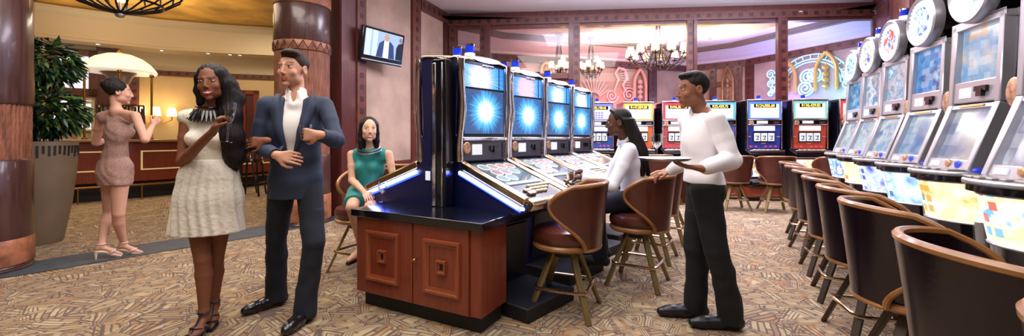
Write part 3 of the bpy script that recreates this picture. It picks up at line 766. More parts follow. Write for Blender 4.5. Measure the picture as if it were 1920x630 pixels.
# framed interior window, pale door and small framed recess
def framed(name, px0, py0, px1, py1, fwid, mats, inner, kindname=None, label=None, cat=None, rows=0):
    a, e1 = fw(px0); b, e2 = fw(px1); e_ = (b-a).normalized(); z1 = fwz((px0+px1)/2, py0); z0 = fwz((px0+px1)/2, py1)
    n = Vector((e_.y, -e_.x)); c = a+n*.02
    t = thing(name, label, cat, (*c, z0)) if label else None
    def L2(p, d=0): q = Vector(p)-c; return q
    mb = MB(); A = Vector((0, 0)); B_ = b-a; H = z1-z0
    for (s0, s1, q0, q1) in ((0, 1, 0, fwid), (0, 1, H-fwid, H), ):
        slab(mb, A, B_, q0, q1, 0, .08)
    slab(mb, A, A+e_*fwid, 0, H, 0, .08); slab(mb, B_-e_*fwid, B_, 0, H, 0, .08)
    pn = MB(); slab(pn, A+e_*fwid*.9, B_-e_*fwid*.9, fwid*.9, H-fwid*.9, 0, .02)
    if rows:
        for k in range(rows): slab(pn, A+e_*fwid, B_-e_*fwid, fwid+(H-2*fwid)*(k+.3)/rows, fwid+(H-2*fwid)*(k+.75)/rows, .02, .05)
    if t is None:
        o = mb.build(name, mats); o.location = (*c, z0); o['kind'] = 'structure'; pn.build('pane', inner, o)
    else: mb.build('frame', mats, t); pn.build('panel', inner, t)
M['lit_white'] = mat('lit_white', '#f4f2f0', .5, emit='#e9ecff', es=.9)
framed('window_6', 92, 92, 184, 178, .17, M['wood_mid'], M['lit_white'], rows=5)
framed('window_7', 96, 184, 178, 246, .05, M['cream'], M['lit_white'])
framed('door_1', 146, 190, 178, 285, .06, M['cream'], M['cream'])
framed('wall_niche', 454, 170, 486, 300, .12, M['wood_red'], M['wood_dark'], label='red wood framed doorway panel right of the woman in white', cat='panel')
# downlights under the cornice
for i, (px, lab) in enumerate(((182, 'downlight under the cornice above the dome lamp'), (300, 'downlight under the cornice left of the woman in white'), (388, 'downlight under the cornice above the head of the woman in white'), (428, 'downlight under the cornice, nearest left of a matching one'), (447, 'downlight under the cornice closest to the man in the suit'))):
    k = (px-960)/F
    for a, b in zip(FC, FC[1:]):
        if (a[0]/max(a[1], .1)) <= k <= b[0]/b[1]:
            p = Vector(line_hit(px, a, b)); e_ = (Vector(b)-Vector(a)).normalized(); p = p-Vector((e_.y, -e_.x))*.12
            downlight((p.x, p.y, 3.598), .05, lab)
# curved bar counter
BC = [(-9.6, 6.6), (-8.75, 7.3), (-8.15, 7.9), (-7.27, 8.98), (-6.5, 10.5), (-6.05, 12.0)]
def smooth_line(p, n=5):
    o = []
    for i in range(len(p)-1):
        p0 = Vector(p[max(i-1, 0)]); p1 = Vector(p[i]); p2 = Vector(p[i+1]); p3 = Vector(p[min(i+2, len(p)-1)])
        for k in range(n):
            t = k/n; o.append(.5*((2*p1)+(p2-p0)*t+(2*p0-5*p1+4*p2-p3)*t*t+(3*p1-3*p2+p3-p0)*t**3))
    o.append(Vector(p[-1])); return o
BCs = smooth_line(BC, 6)
org = Vector((-8.15, 7.9, 0))
t = thing('bar_counter', 'long curved mahogany bar counter with gold line panels and foot rail', 'counter', org)
def sub(pts): return [Vector(p)-org.xy for p in pts]
BCl = sub(BCs)
mb = MB()
def solid_strip(mb, pts, z0, z1, d0, d1, mi=0):
    a = offset_poly(pts, d0); b = offset_poly(pts, d1); n = len(pts)
    vs = [(*p, z0) for p in a]+[(*p, z0) for p in b]+[(*p, z1) for p in a]+[(*p, z1) for p in b]
    fs = []
    for i in range(n-1):
        fs += [(i, i+1, n+i+1, n+i), (2*n+i, 3*n+i, 3*n+i+1, 2*n+i+1), (i, 2*n+i, 2*n+i+1, i+1), (n+i, n+i+1, 3*n+i+1, 3*n+i)]
    fs += [(0, n, 3*n, 2*n), (n-1, 3*n-1, 4*n-1, 2*n-1)]
    mb.add(vs, fs, mi)
solid_strip(mb, BCl, .36, 1.15, -.35, 0); mb.build('body', M['wood_red'], t)
mb = MB(); solid_strip(mb, BCl, 0, .36, -.35, -.15); mb.build('plinth', M['black_matte'], t)
mb = MB(); solid_strip(mb, BCl, 1.15, 1.2, -.6, .12); mb.build('worktop', mat('bar_top', '#8a6a3c', .2, coat=.5), t, bevel=.01)
mb = MB(); mb.tube([(*p, .3) for p in offset_poly(BCl, .16)], .022, 8)
for i in range(0, len(BCl), 4):
    q = offset_poly(BCl, .16)[i]; q0 = offset_poly(BCl, -.15)[i]; mb.tube([(*q0, .3), (*q, .3)], .014, 6); mb.tube([(*q, .3), (*q, 0)], .012, 6)
mb.build('foot_rail', M['gold'], t)
L_ = [0]
for a, b in zip(BCl, BCl[1:]): L_.append(L_[-1]+(b-a).length)
def at_len(s):
    for i in range(len(BCl)-1):
        if s <= L_[i+1] or i == len(BCl)-2:
            u = (s-L_[i])/(L_[i+1]-L_[i]); return BCl[i]+(BCl[i+1]-BCl[i])*u
M['gold_line'] = mat('gold_inlay', '#e8cf88', .3, .2, emit='#ffe9a8', es=.25)
s = .35
while s+1.05 < L_[-1]:
    mb = MB(); seg = [at_len(s+.95*k/6) for k in range(7)]
    solid_strip(mb, seg, .95, .975, .0, .012); solid_strip(mb, seg, .58, .605, .0, .012)
    for q in ((seg[0], seg[0]+(seg[1]-seg[0]).normalized()*.03), (seg[-1]-(seg[-1]-seg[-2]).normalized()*.03, seg[-1])): solid_strip(mb, [q[0], q[1]], .58, .975, 0, .012)
    mb.build('gold_frame', M['gold_line'], t); s += 1.25
# bottles at the back of the bar
M['bot'] = [mat('green_bottle', '#2f4a34', .12, coat=.5), mat('amber_bottle', '#7a4a22', .12, coat=.5), mat('clear_bottle', '#b9c4d2', .1, coat=.5), mat('dark_bottle', '#1c2030', .12, coat=.5)]
cols = ['green', 'amber', 'clear', 'dark']
for i in range(10):
    px = (188, 194, 200, 207, 236, 242, 248, 254, 260, 266)[i]
    k = i % 4; q = fw(px)[0]; q = q*.86; Z = q.y
    o = MB().lathe([(.045, 0), (.048, .02), (.048, .2+.02*(i % 3)), (.018, .27+.02*(i % 3)), (.016, .35+.02*(i % 3)), (0, .35+.02*(i % 3))], n=14).build('bottle', M['bot'][k])
    o.location = (q.x, q.y, 1.4); o.scale = (1.3, 1.3, 1.5)
    tag(o, cols[k]+' bottle on the back bar '+('left of the sequin dressed woman, %s in the row' % ('first', 'second', 'third', 'last')[i] if i < 4 else 'right of the sequin dressed woman, %s along' % ('first', 'second', 'third', 'fourth', 'fifth', 'sixth')[i-4]), 'bottle', 'bottles on the back bar')
for a, b in ((183, 212), (231, 271)):
    q0 = fw(a)[0]*.86; q1 = fw(b)[0]*.86; mb = MB(); c = (q0+q1)/2; d = (q1-q0)
    mb.box((0, 0, 1.375), (d.length, .3, .05), R=Matrix.Rotation(math.atan2(d.y, d.x), 3, 'Z')); mb.box((0, 0, .675), (d.length*.94, .26, 1.35), R=Matrix.Rotation(math.atan2(d.y, d.x), 3, 'Z'))
    mb.box((0, 0, 1.98), (d.length, .3, .03), R=Matrix.Rotation(math.atan2(d.y, d.x), 3, 'Z'))
    for s in (-1, 1): mb.box((s*d.x/2*.97, s*d.y/2*.97, 1.69), (.04, .28, .58), R=Matrix.Rotation(math.atan2(d.y, d.x), 3, 'Z'))
    o = mb.build('bottle_cabinet', M['wood_dark']); o.location = (c.x, c.y, 0)
    tag(o, 'dark wooden bottle cabinet behind the bar, '+('left' if a < 200 else 'right')+' of the woman in the sequin dress', 'cabinet')
# dome lamp on brass posts
c = Vector((-8.62, 9.25, 1.2)); t = thing('dome_lamp', 'white dome canopy lamp on brass posts standing on the bar', 'lamp', c)
mb = MB(); mb.lathe([(.63, 1.46), (.65, 1.49), (.62, 1.55), (.53, 1.67), (.4, 1.78), (.22, 1.86), (.05, 1.89), (0, 1.89)], n=40)
mb.build('canopy', mat('opal_glass', '#f7efdd', .3, emit='#fff2d8', es=.55), t)
mb = MB(); mb.lathe([(.61, 1.47), (.52, 1.51), (.36, 1.48), (.22, 1.37), (.13, 1.15), (.09, .95), (.09, .9), (0, .9)], n=32); mb.build('reflector', M['silver_paint'], t)
mb = MB(); mb.lathe([(.03, 1.88), (.05, 1.91), (.02, 1.96), (0, 1.97)], n=12); mb.build('finial', M['gold'], t)
for k in range(4):
    A = k*PI/2+.75; mb = MB(); x, y = .54*math.cos(A), .54*math.sin(A)
    if k in (2, 1): pass
    mb.lathe([(.05, 0 if k in (0,1,2,3) else 0), (.05, .02), (.022, .04), (.022, 1.4), (.045, 1.42), (.045, 1.48), (0, 1.48)], (x, y, 0), 12); mb.build('post', M['gold'], t)
mb = MB(); mb.box((0, 0, -.03), (1.45, 1.45, .06)); mb.box((0, 0, -.63), (1.3, 1.3, 1.14)); mb.build('stand', M['wood_dark'], t, bevel=.01)
# wall sconce
p, e_ = fw(293); n = Vector((e_.y, -e_.x)); z = fwz(293, 222)
t = thing('wall_sconce', 'brass wall sconce with glowing cream shades on the beige wall', 'wall lamp', (*(p), z))
mb = MB(); mb.box((n.x*.02, n.y*.02, 0), (.1, .06, .26), R=Matrix.Rotation(math.atan2(e_.y, e_.x), 3, 'Z'))
for s in (-1, 0, 1):
    q = e_*s*.34+n*(.3-.1*abs(s)); mb.tube([(n.x*.03, n.y*.03, 0), (q.x*.5+n.x*.1, q.y*.5+n.y*.1, -.14), (q.x, q.y, -.04), (q.x, q.y, .08)], .012, 6)
mb.build('bracket', M['gold'], t)
for s in (-1, 0, 1):
    q = e_*s*.34+n*(.3-.1*abs(s)); MB().lathe([(.12, .06), (.08, .3), (.075, .3), (.112, .065)], (q.x, q.y, 0), 14).build('lamp_shade', M['shade'], t)
lamp_light('sconce_light', 'POINT', (p.x+n.x*.5, p.y+n.y*.5, z+.2), 22, (1, .78, .45), .15)

# two dark bar stools in front of the counter
for i, (px, Z, lab) in enumerate(((452, 9.3, 'dark slatted bar stool by the counter, nearer the woman in white'), (472, 9.0, 'dark slatted bar stool by the counter, nearer the man in the suit'))):
    c = P(px, 0, Z); t = thing('bar_stool', lab, 'bar stool', (c.x, c.y, 0), .5*i-.3, 'dark bar stools by the counter')
    MB().lathe([(.19, .72), (.21, .75), (.2, .79), (0, .8)], n=20).build('seat', M['leather_dark'], t)
    for sx in (-1, 1):
        for sy in (-1, 1): MB().beam((sx*.21, sy*.21, 0), (sx*.14, sy*.14, .73), .03, .03).build('leg', M['black'], t)
    mb = MB()
    for a, b in (((-.2, -.2), (.2, -.2)), ((.2, -.2), (.2, .2)), ((.2, .2), (-.2, .2)), ((-.2, .2), (-.2, -.2))): mb.beam((*a, .28), (*b, .28), .02, .02)
    mb.build('stretcher', M['black'], t)
    mb = MB()
    for s in range(5): mb.beam((-.16+.08*s, .19, .76), (-.17+.085*s, .24, 1.12), .015, .02)
    mb.tube([(-.2, .2, 1.12), (0, .27, 1.14), (.2, .2, 1.12)], .018, 6); mb.build('backrest', M['black'], t)

# tall carved columns
def rib_prof(r, z0, z1): return [(r, z0), (r, z1)]
def column(c, r, secs, lab):
    t = thing('carved_column', lab, 'column', c)
    for kind, z0, z1 in secs:
        mb = MB(); n = 120 if kind == 'ribbed' else 64
        if kind == 'smooth': mb.lathe([(r*1.02, z0), (r*1.04, z0+.02), (r*1.02, (z0+z1)/2), (r*1.03, z1-.02), (r*1.0, z1)], n=48); mt = M['col_dark']
        elif kind == 'ribbed':
            m_ = 120; vs = []; fs = []; rows = 14
            for j in range(rows+1):
                for i in range(m_*2):
                    a = PI*i/m_; z = z0+(z1-z0)*j/rows; rr = r*(.965 if (i % 4) < 2 else .99)+.004*math.sin(j*2.1+i*1.7); vs.append((rr*math.cos(a), rr*math.sin(a), z))
            k = m_*2
            for j in range(rows):
                for i in range(k): fs.append((j*k+i, j*k+(i+1) % k, (j+1)*k+(i+1) % k, (j+1)*k+i))
            fs += [tuple(range(k))[::-1], tuple(range(rows*k, (rows+1)*k))]
            mb.add(vs, fs); mt = M['col_rib']
        else:
            mb.lathe([(r*1.03, z0), (r*1.045, z0+.01), (r*1.045, z1-.01), (r*1.03, z1)], n=64)
            if kind == 'zigzag':
                k = 20
                for i in range(k):
                    a0 = 2*PI*i/k; a1 = 2*PI*(i+.5)/k; a2 = 2*PI*(i+1)/k; R2 = r*1.05
                    q = lambda a, z: Vector((R2*math.cos(a), R2*math.sin(a), z))
                    mb.tube([q(a0, z0+.01), q(a1, z1-.01)], .006, 5, mi=1); mb.tube([q(a1, z1-.01), q(a2, z0+.01)], .006, 5, mi=1)
                    for f in (.3, .6):
                        mb.tube([q(a0+(a1-a0)*f*1.6, z0+.01), q(a1+(a2-a1)*f*.4, z1-.01-(z1-z0)*f*.45)], .004, 4, mi=1)
            mt = [M['col_carved'], M['wood_inlay']]
        mb.build({'smooth': 'smooth_drum', 'ribbed': 'ribbed_drum', 'zigzag': 'zigzag_band', 'carved': 'carved_band'}[kind], mt, t)
    return t
M['col_dark'] = mat('column_dark', '#4a2f2c', .3, var=.35, vscale=5, stretch=(7, 7, .5), coat=.3)
M['col_rib'] = mat('column_ribs', '#84503a', .55, var=.45, vscale=7, stretch=(5, 5, .6))
M['col_carved'] = mat('column_carved', '#9a6142', .45, var=.5, vscale=9, bump=.6, bscale=16)
column((-5.0, 3.9, 0), .375, [('smooth', 0, .06), ('carved', .06, .3), ('smooth', .3, 1.04), ('ribbed', 1.04, 1.56), ('smooth', 1.56, 2.6), ('zigzag', 2.6, 2.75), ('ribbed', 2.75, 4.42)], 'near carved dark wood column at the left edge of the picture')
column((-3.08, 6.2, 0), .37, [('smooth', 0, .06), ('carved', .06, .42), ('smooth', .42, 1.0), ('ribbed', 1.0, 2.48), ('zigzag', 2.48, 2.61), ('smooth', 2.61, 3.14), ('carved', 3.14, 3.4), ('ribbed', 3.4, 4.42)], 'carved wooden column standing behind the man in the suit')

# potted trees
def leaf_ball(mb, c, r, n, size, rnd, mi=(0, 1)):
    for _ in range(n):
        while True:
            v = Vector((rnd.uniform(-1, 1), rnd.uniform(-1, 1), rnd.uniform(-1, 1)))
            if .25 < v.length < 1: break
        p = Vector(c)+Vector((v.x*r[0], v.y*r[1], v.z*r[2])); d = (v.normalized()+Vector((rnd.uniform(-.6, .6), rnd.uniform(-.6, .6), -.75))).normalized()
        s = size*rnd.uniform(.7, 1.25); w = d.cross(Vector((rnd.uniform(-1, 1), rnd.uniform(-1, 1), rnd.uniform(-1, 1)))).normalized(); u = d.cross(w)*.12
        mb.add([p, p+d*s*.35+w*s*.2+u*s, p+d*s, p+d*s*.35-w*s*.2+u*s, p+d*s*.42-u*s*.4], [(0, 1, 4), (1, 2, 4), (2, 3, 4), (3, 0, 4)], rnd.choice(mi))
rnd = random.Random(3)
M['leaf_a'] = mat('leaf_dark', '#1c3a22', .35, var=.4, vscale=3); M['leaf_b'] = mat('leaf_light', '#5b7c34', .4, var=.4, vscale=3)
c = P(58, 0, 4.95); c.z = 0; t = thing('potted_tree', 'tall taupe planter holding a tree with two round leaf crowns', 'plant', c)
mb = MB(); prof = [(.26, 0), (.27, .02), (.34, .45), (.38, .85), (.395, 1.1), (.395, 1.2), (.37, 1.2), (.36, 1.12), (0, 1.1)]; mb.lathe(prof, n=48)
mb.build('planter', mat('taupe_planter', '#6e5d4a', .45, var=.12, vscale=3), t)
mb = MB()
for i in range(52):
    a = 2*PI*i/52; R2 = .392; h = .11+.025*math.sin(i*2.7)
    mb.beam((R2*math.cos(a), R2*math.sin(a), 1.15-h), ((R2+.008)*math.cos(a), (R2+.008)*math.sin(a), 1.15), .02, .01, up=(math.cos(a), math.sin(a), 0))
mb.build('slot_band', M['black_matte'], t)
mb = MB(); mb.tube([(0, 0, 1.05), (.03, 0, 1.5), (-.03, .02, 1.9), (.02, 0, 2.3)], [.05, .04, .035, .02], 10)
mb.tube([(.06, 0, 1.05), (-.03, 0, 1.5), (.05, .02, 1.9)], [.035, .03, .02], 8); mb.build('trunk', mat('bark', '#4d3d30', .8), t)
mb = MB(); leaf_ball(mb, (.17, 0, 2.13), (.3, .3, .26), 850, .115, rnd, (0, 0, 0, 1)); mb.build('upper_crown', [M['leaf_a'], M['leaf_b']], t, smooth=180)
mb = MB(); leaf_ball(mb, (.22, -.02, 1.53), (.34, .32, .25), 950, .115, rnd, (0, 0, 1)); mb.build('lower_crown', [M['leaf_a'], M['leaf_b']], t, smooth=180)
c = P(629, 300, 8.0); c.z = 0; t = thing('potted_tree', 'leafy tree behind the wooden column, left of the wall edge', 'plant', c)
MB().lathe([(.2, 0), (.3, .8), (.3, 1.0), (.26, 1.0), (.25, .9), (0, .9)], n=28).build('planter', M['wood_dark'], t)
MB().tube([(0, 0, .9), (.02, 0, 1.5), (-.02, 0, 2.5)], [.04, .03, .02], 8).build('trunk', bpy.data.materials['bark'], t)
mb = MB(); leaf_ball(mb, (0, 0, 2.25), (.26, .26, .3), 300, .15, rnd); leaf_ball(mb, (0, 0, 1.45), (.26, .26, .35), 280, .15, rnd); mb.build('foliage', [M['leaf_a'], M['leaf_b']], t, smooth=180)

# wire chandelier hanging in the foyer
c = P(225, 26, 5.2); t = thing('wire_chandelier', 'dark metal basket chandelier hanging at the top left', 'chandelier', c)
mb = MB(); n = 20
for k in range(n):
    A = 2*PI*k/n; mb.tube([(.01*math.cos(A), .01*math.sin(A), 0), (.22*math.cos(A), .22*math.sin(A), .05), (.42*math.cos(A), .42*math.sin(A), .13), (.6*math.cos(A), .6*math.sin(A), .27), (.68*math.cos(A+.1), .68*math.sin(A+.1), .5)], .011, 6)
for rr, zz in ((.68, .5), (.42, .13)): mb.torus((0, 0, zz), rr, .014, 40, 6)
mb.build('cage', mat('dark_iron', '#22242c', .4, .7), t)
mb = MB(); mb.sph((0, 0, -.01), (.05, .05, .04), 12); mb.cyl((0, 0, .05), (0, 0, 4.41-c.z), .012, n=8); mb.build('stem', M['silver_paint'], t)
mb = MB(); mb.lathe([(0, .15), (.05, .15), (.06, .35), (.03, .38), (0, .38)], n=16); mb.build('lamp', M['shade'], t)

# television on the wall
TVw = Vector((.524, .852)); c = P(717, 88, 7.25)
t = thing('television', 'black flat television mounted high on the plaster wall', 'television', c, math.atan2(.524, .852)*0+math.atan2(TVw.y, TVw.x))
R = Matrix.Rotation(math.radians(9), 3, 'X')
mb = MB(); mb.box((0, 0, 0), (.9, .07, .57), R=R); mb.build('housing', M['black'], t, bevel=.012)
mb = MB(); mb.box(R @ Vector((0, -.042, -.255)), (.88, .015, .02), R=R); mb.build('lower_bezel', M['silver_paint'], t)
scr = thing('screen', None, None); scr.parent = t; scr.location = R @ Vector((0, -.038, .03)); scr.rotation_euler = (math.radians(9), 0, 0)
def em(name, col, s=1.0):      # backlit print or screen: dark when off
    return mat(name, tuple(x*.25 for x in hexc(col)[:3])+(1,), .3, emit=col, es=s*.85)
mb = MB(); mb.box((0, 0, 0), (.8, .006, .43)); mb.build('picture', em('tv_pale', '#9fb9d8', 1.3), scr)
mb = MB(); mb.box((-.34, -.004, 0), (.11, .004, .43)); mb.box((-.2, -.004, 0), (.1, .004, .43)); mb.build('picture_stripes', em('tv_stripe', '#c9dcf4', 1.3), scr)
def flat(poly, y, mt, nm): mb = MB(); mb.prism(poly, y-.002, y+.002, 'y'); mb.build(nm, mt, scr)
flat([(-.16, -.21), (-.11, .02), (-.02, .08), (.12, .08), (.2, .02), (.24, -.21)], -.008, em('tv_suit', '#2f4a86', .8), 'picture_suit')
flat([(-.02, -.21), (-.01, .08), (.09, .08), (.1, -.21)], -.012, em('tv_shirt', '#f3f3ea', 1.4), 'picture_shirt')
flat([(.04+.05*math.cos(a*PI/8), .13+.065*math.sin(a*PI/8)) for a in range(16)], -.014, em('tv_face', '#c9a08c', 1.1), 'picture_face')
flat([(.27, -.21), (.27, .0), (.31, .07), (.4, .1), (.4, -.21)], -.01, em('tv_dark', '#1c1830', .6), 'picture_second_suit')
flat([(.35+.03*math.cos(a*PI/8), .14+.045*math.sin(a*PI/8)) for a in range(16)], -.012, em('tv_face_b', '#a88474', .9), 'picture_second_face')
mb = MB(); mb.tube([(0, .04, 0), (0, .3, .05)], .03, 10); mb.box((0, .3, .05), (.2, .02, .2)); mb.build('wall_bracket', M['black_matte'], t)
# ================================================================== STOOLS
def stool_proto(name, lab, leather, legm, rimm):
    t = thing(name, lab, 'stool'); ZB, ZT = .46, .93
    mb = MB(); mb.lathe([(.0, .50), (.22, .50), (.235, .52), (.24, .56), (.225, .595), (.17, .612), (0, .615)], n=40); mb.build('seat', leather, t)
    mb = MB(); mb.lathe([(0, .455), (.2, .455), (.225, .462), (.238, .475), (.238, .49), (.225, .503), (0, .503)], n=40); mb.build('seat_rim', rimm, t)
    # back shell: back is local +Y, opening towards -Y
    def th(v):   # half opening angle by height fraction
        if v > .72: return math.radians(98-30*((v-.72)/.28)**2.2)
        u = v/.72; return math.radians(44+54*(u*u*(3-2*u)))
    def pt(a, v, dr=0.):
        r = .235+.05*v**1.2+dr; z = ZB+.02+(ZT-ZB-.02)*v-.035*(abs(a)/1.7)**2*v
        return Vector((r*math.sin(a), r*math.cos(a), z))
    mb = MB(); nu, nv = 40, 18
    for dr, flip in ((0, 0), (.024, 1)):
        o = len(mb.v)
        for j in range(nv+1):
            v = j/nv
            for i in range(nu+1):
                a = th(v)*(2*i/nu-1); mb.v.append(pt(a, v, dr))
        for j in range(nv):
            for i in range(nu):
                q = [o+j*(nu+1)+i, o+j*(nu+1)+i+1, o+(j+1)*(nu+1)+i+1, o+(j+1)*(nu+1)+i]; mb.f.append(q); mb.m.append(0)
    mb.build('backrest', leather, t, smooth=80)
    loop = [pt(-th(j/nv), j/nv, .012) for j in range(nv+1)]+[pt(th(1)*(2*i/nu-1), 1, .012) for i in range(1, nu)]+[pt(th(1-j/nv), 1-j/nv, .012) for j in range(nv+1)]+[pt(th(0)*(1-2*i/20), 0, .012) for i in range(1, 20)]
    mb = MB(); mb.tube(loop, .016, 8, closed=True); mb.build('back_rim', rimm, t)
    mb = MB(); mb.cyl((0, 0, .4), (0, 0, .456), .1, .13, 24); mb.build('swivel', M['black_matte'], t)
    fe = []
    for k in range(4):
        A = PI/4+k*PI/2; d = Vector((math.cos(A), math.sin(A), 0)); tp = d*.1+Vector((0, 0, .44)); bt = d*.3
        mb = MB(); mb.beam(tp, bt, .05, .026, up=d, t=.82); mb.build('leg', legm, t, bevel=.004)
        fe.append(tp+(bt-tp)*((.44-.19)/.44)+d*.02)
    pts = []
    for k in range(4):
        a = fe[k]; b = fe[(k+1) % 4]; c = (a+b)/2; o = c.normalized()*0
        pts += [a*.985+b*.015+Vector((a.x, a.y, 0))*.03, a+(b-a)*.14+Vector((c.x, c.y, 0))*.1, a+(b-a)*.86+Vector((c.x, c.y, 0))*.1]
    mb = MB(); mb.tube(pts, .0125, 8, closed=True); mb.build('foot_ring', M['chrome_warm'], t)
    return t
SG = 'brown leather swivel stools'
used = []
def stool(px, Z, face, lab, kind=0):
    """face: plan direction the sitter looks"""
    x = (px-960)/F*Z; rz = math.atan2(face[1], face[0])+PI/2
    p = protos[kind]
    if kind not in used:
        used.append(kind); p.location = (x, Z, 0); p.rotation_euler = (0, 0, rz); tag(p, lab, None, None); return p
    return dup(p, (x, Z, 0), rz, lab)
protos = [stool_proto('bar_stool', 'x', M['leather'], M['gold_leg'], M['wood_gold']), stool_proto('slot_stool', 'x', M['leather_dark'], M['dark_leg'], M['wood_gold'])]
st1 = stool(1060, 3.06, (-.93, .36), 'empty brown leather swivel stool nearest the red cabinet, at the first lit machine')
st2 = stool(1196, 3.62, (-.85, .5), 'brown leather stool the man with dreadlocks sits on')
stool(1222, 4.35, (-.85, .5), 'brown leather stool behind the one the man with dreadlocks sits on')
stool(1252, 5.1, (-.85, .5), 'brown leather stool at the far end of the centre machines')
stool(678, 3.98, (-.45, -.88), 'brown leather stool the woman in the teal top sits on')
stool(757, 5.1, (-.2, .98), 'brown leather stool behind the left machines, by the plaster wall')
stool(1376, 7.3, (.15, 1), 'brown stool at the back row, directly behind the waiter')
stool(1453, 7.1, (.25, 1), 'brown stool at the back row, in front of the R124,005.60 machine')
stool(1556, 7.0, (-.1, 1), 'brown stool at the back row, in front of the R136,429.82 machine')
stool(1112, 7.9, (0, 1), 'brown stool at the back row, in front of the leftmost reel machine')
stool(1228, 7.7, (0, 1), 'brown stool at the back row, left of the waiter')
# right row, near to far
RU = Vector((.474, .880)); RN = Vector((-.941, .339))
for k in range(8):
    Zk = (.56, 1.2, 1.98, 2.6, 3.25, 3.87, 4.53, 5.2)[k]; X = 1.70+.539*(Zk-1.57)
    lab = ['corner of a dark stool at the bottom right edge of the picture', 'large dark leather stool, nearest whole one in the right row', 'dark leather stool second nearest in the right row, its seat visible', 'dark leather stool third nearest in the right row', 'dark leather stool fourth nearest in the right row', 'dark leather stool fifth from the front of the right row', 'dark leather stool third from the far end of the right row' if 0 else 'dark leather stool second from the far end of the right row', 'dark leather stool at the far end of the right row'][k]
    stool(960+X/Zk*F, Zk, (.93-.05*(k % 3), -.3-.1*((k*2) % 3)), lab, 1)

# ================================================================== CABINET WITH GRANITE TOP
CU = Vector((.474, .880)); CV = Vector((.880, -.474))
c = Vector((-.193, 2.63))-CV*.5425+CU*.165
t = thing('cabinet', 'red mahogany cabinet with black granite top at the end of the slot machines', 'cabinet', (c.x, c.y, 0), -math.radians(28.3))
W, D = 1.085, .33
MB().box((0, 0, .3875), (W, D, .555)).build('body', M['wood_red'], t, bevel=.006)
MB().box((-.0, .01, .057), (W-.06, D-.06, .113)).build('plinth', M['black_matte'], t, bevel=.004)
MB().box((0, .01, .6925), (W+.07, D+.1, .055)).build('worktop', M['stone_black'], t, bevel=.006)
def frame_mould(mb, x0, x1, z0, z1, y, w, d):
    for (a, b) in (((x0, z0), (x1, z0)), ((x1, z0), (x1, z1)), ((x1, z1), (x0, z1)), ((x0, z1), (x0, z0))):
        dx = (b[0]-a[0]); dz = b[1]-a[1]; L_ = math.hypot(dx, dz); ex = Vector((dx/L_, 0, dz/L_)); nn = Vector((-ex.z, 0, ex.x))
        A = Vector((a[0], y, a[1])); B_ = Vector((b[0], y, b[1])); vs = []
        for (s, h, cut) in ((0, 0, 0), (.1*w, d, .1*w), (.45*w, d, .45*w), (.6*w, d*.55, .6*w), (w, d*.3, w), (w, 0, w)):
            vs += [A+nn*s+ex*cut+Vector((0, -h, 0)), B_+nn*s-ex*cut+Vector((0, -h, 0))]
        n = len(vs)//2
        mb.add(vs, [(2*i, 2*i+1, 2*i+3, 2*i+2) for i in range(n-1)])
for x0, x1, fx0, fx1, lab in ((-W/2+.004, -.004, -.435, -.115, 'left'), (.004, W/2-.085, .1, .40, 'right')):
    mb = MB(); mb.box(((x0+x1)/2, -D/2-.008, .3875), (x1-x0, .016, .545)); d_ = mb.build('door', M['wood_red'], t, bevel=.003)
    mb = MB(); frame_mould(mb, fx0, fx1, .215, .575, -D/2-.016, .045, .02); mb.build('moulding', mat('mould_'+lab, '#8a4426', .35, coat=.3), d_)
    cx = (fx0+fx1)/2; mb = MB(); frame_mould(mb, cx-.04, cx+.04, .355, .445, -D/2-.016, .028, .022); mb.box((cx, -D/2-.02, .4), (.05, .008, .055), 1); mb.build('centre_boss', [bpy.data.materials['mould_left'], M['black_matte']], d_)
    if lab == 'right':
        mb = MB(); mb.tube([(.03, -D/2-.016, .42), (.03, -D/2-.03, .42), (.03, -D/2-.036, .42), (.03, -D/2-.045, .42)], [.005, .005, .012, .007], 12); mb.build('knob', M['gold'], d_)
cab_root = t
# glasses
def wine_glass(c, lab, s=1., mt='wine'):
    t = thing('wine_glass', lab, 'glass', c)
    MB().lathe([(0, 0), (.034*s, .001), (.034*s, .004), (.006*s, .008), (.004*s, .02), (.004*s, .07*s), (.012*s, .08*s), (.03*s, .1*s), (.037*s, .125*s), (.034*s, .16*s), (.031*s, .175*s), (.0295*s, .175*s), (.032*s, .16*s), (.035*s, .125*s), (.028*s, .102*s), (.01*s, .084*s), (0, .082*s)], n=28).build('bowl', M['drink_glass'], t)
    MB().lathe([(0, .084*s), (.009*s, .085*s), (.0275*s, .103*s), (.034*s, .125*s), (0, .125*s)], n=24).build('wine', M[mt], t)
    return t
p = G(717, 379, .72); wine_glass((p.x, p.y, .72), 'stemmed glass standing on the granite top of the red cabinet', .95)

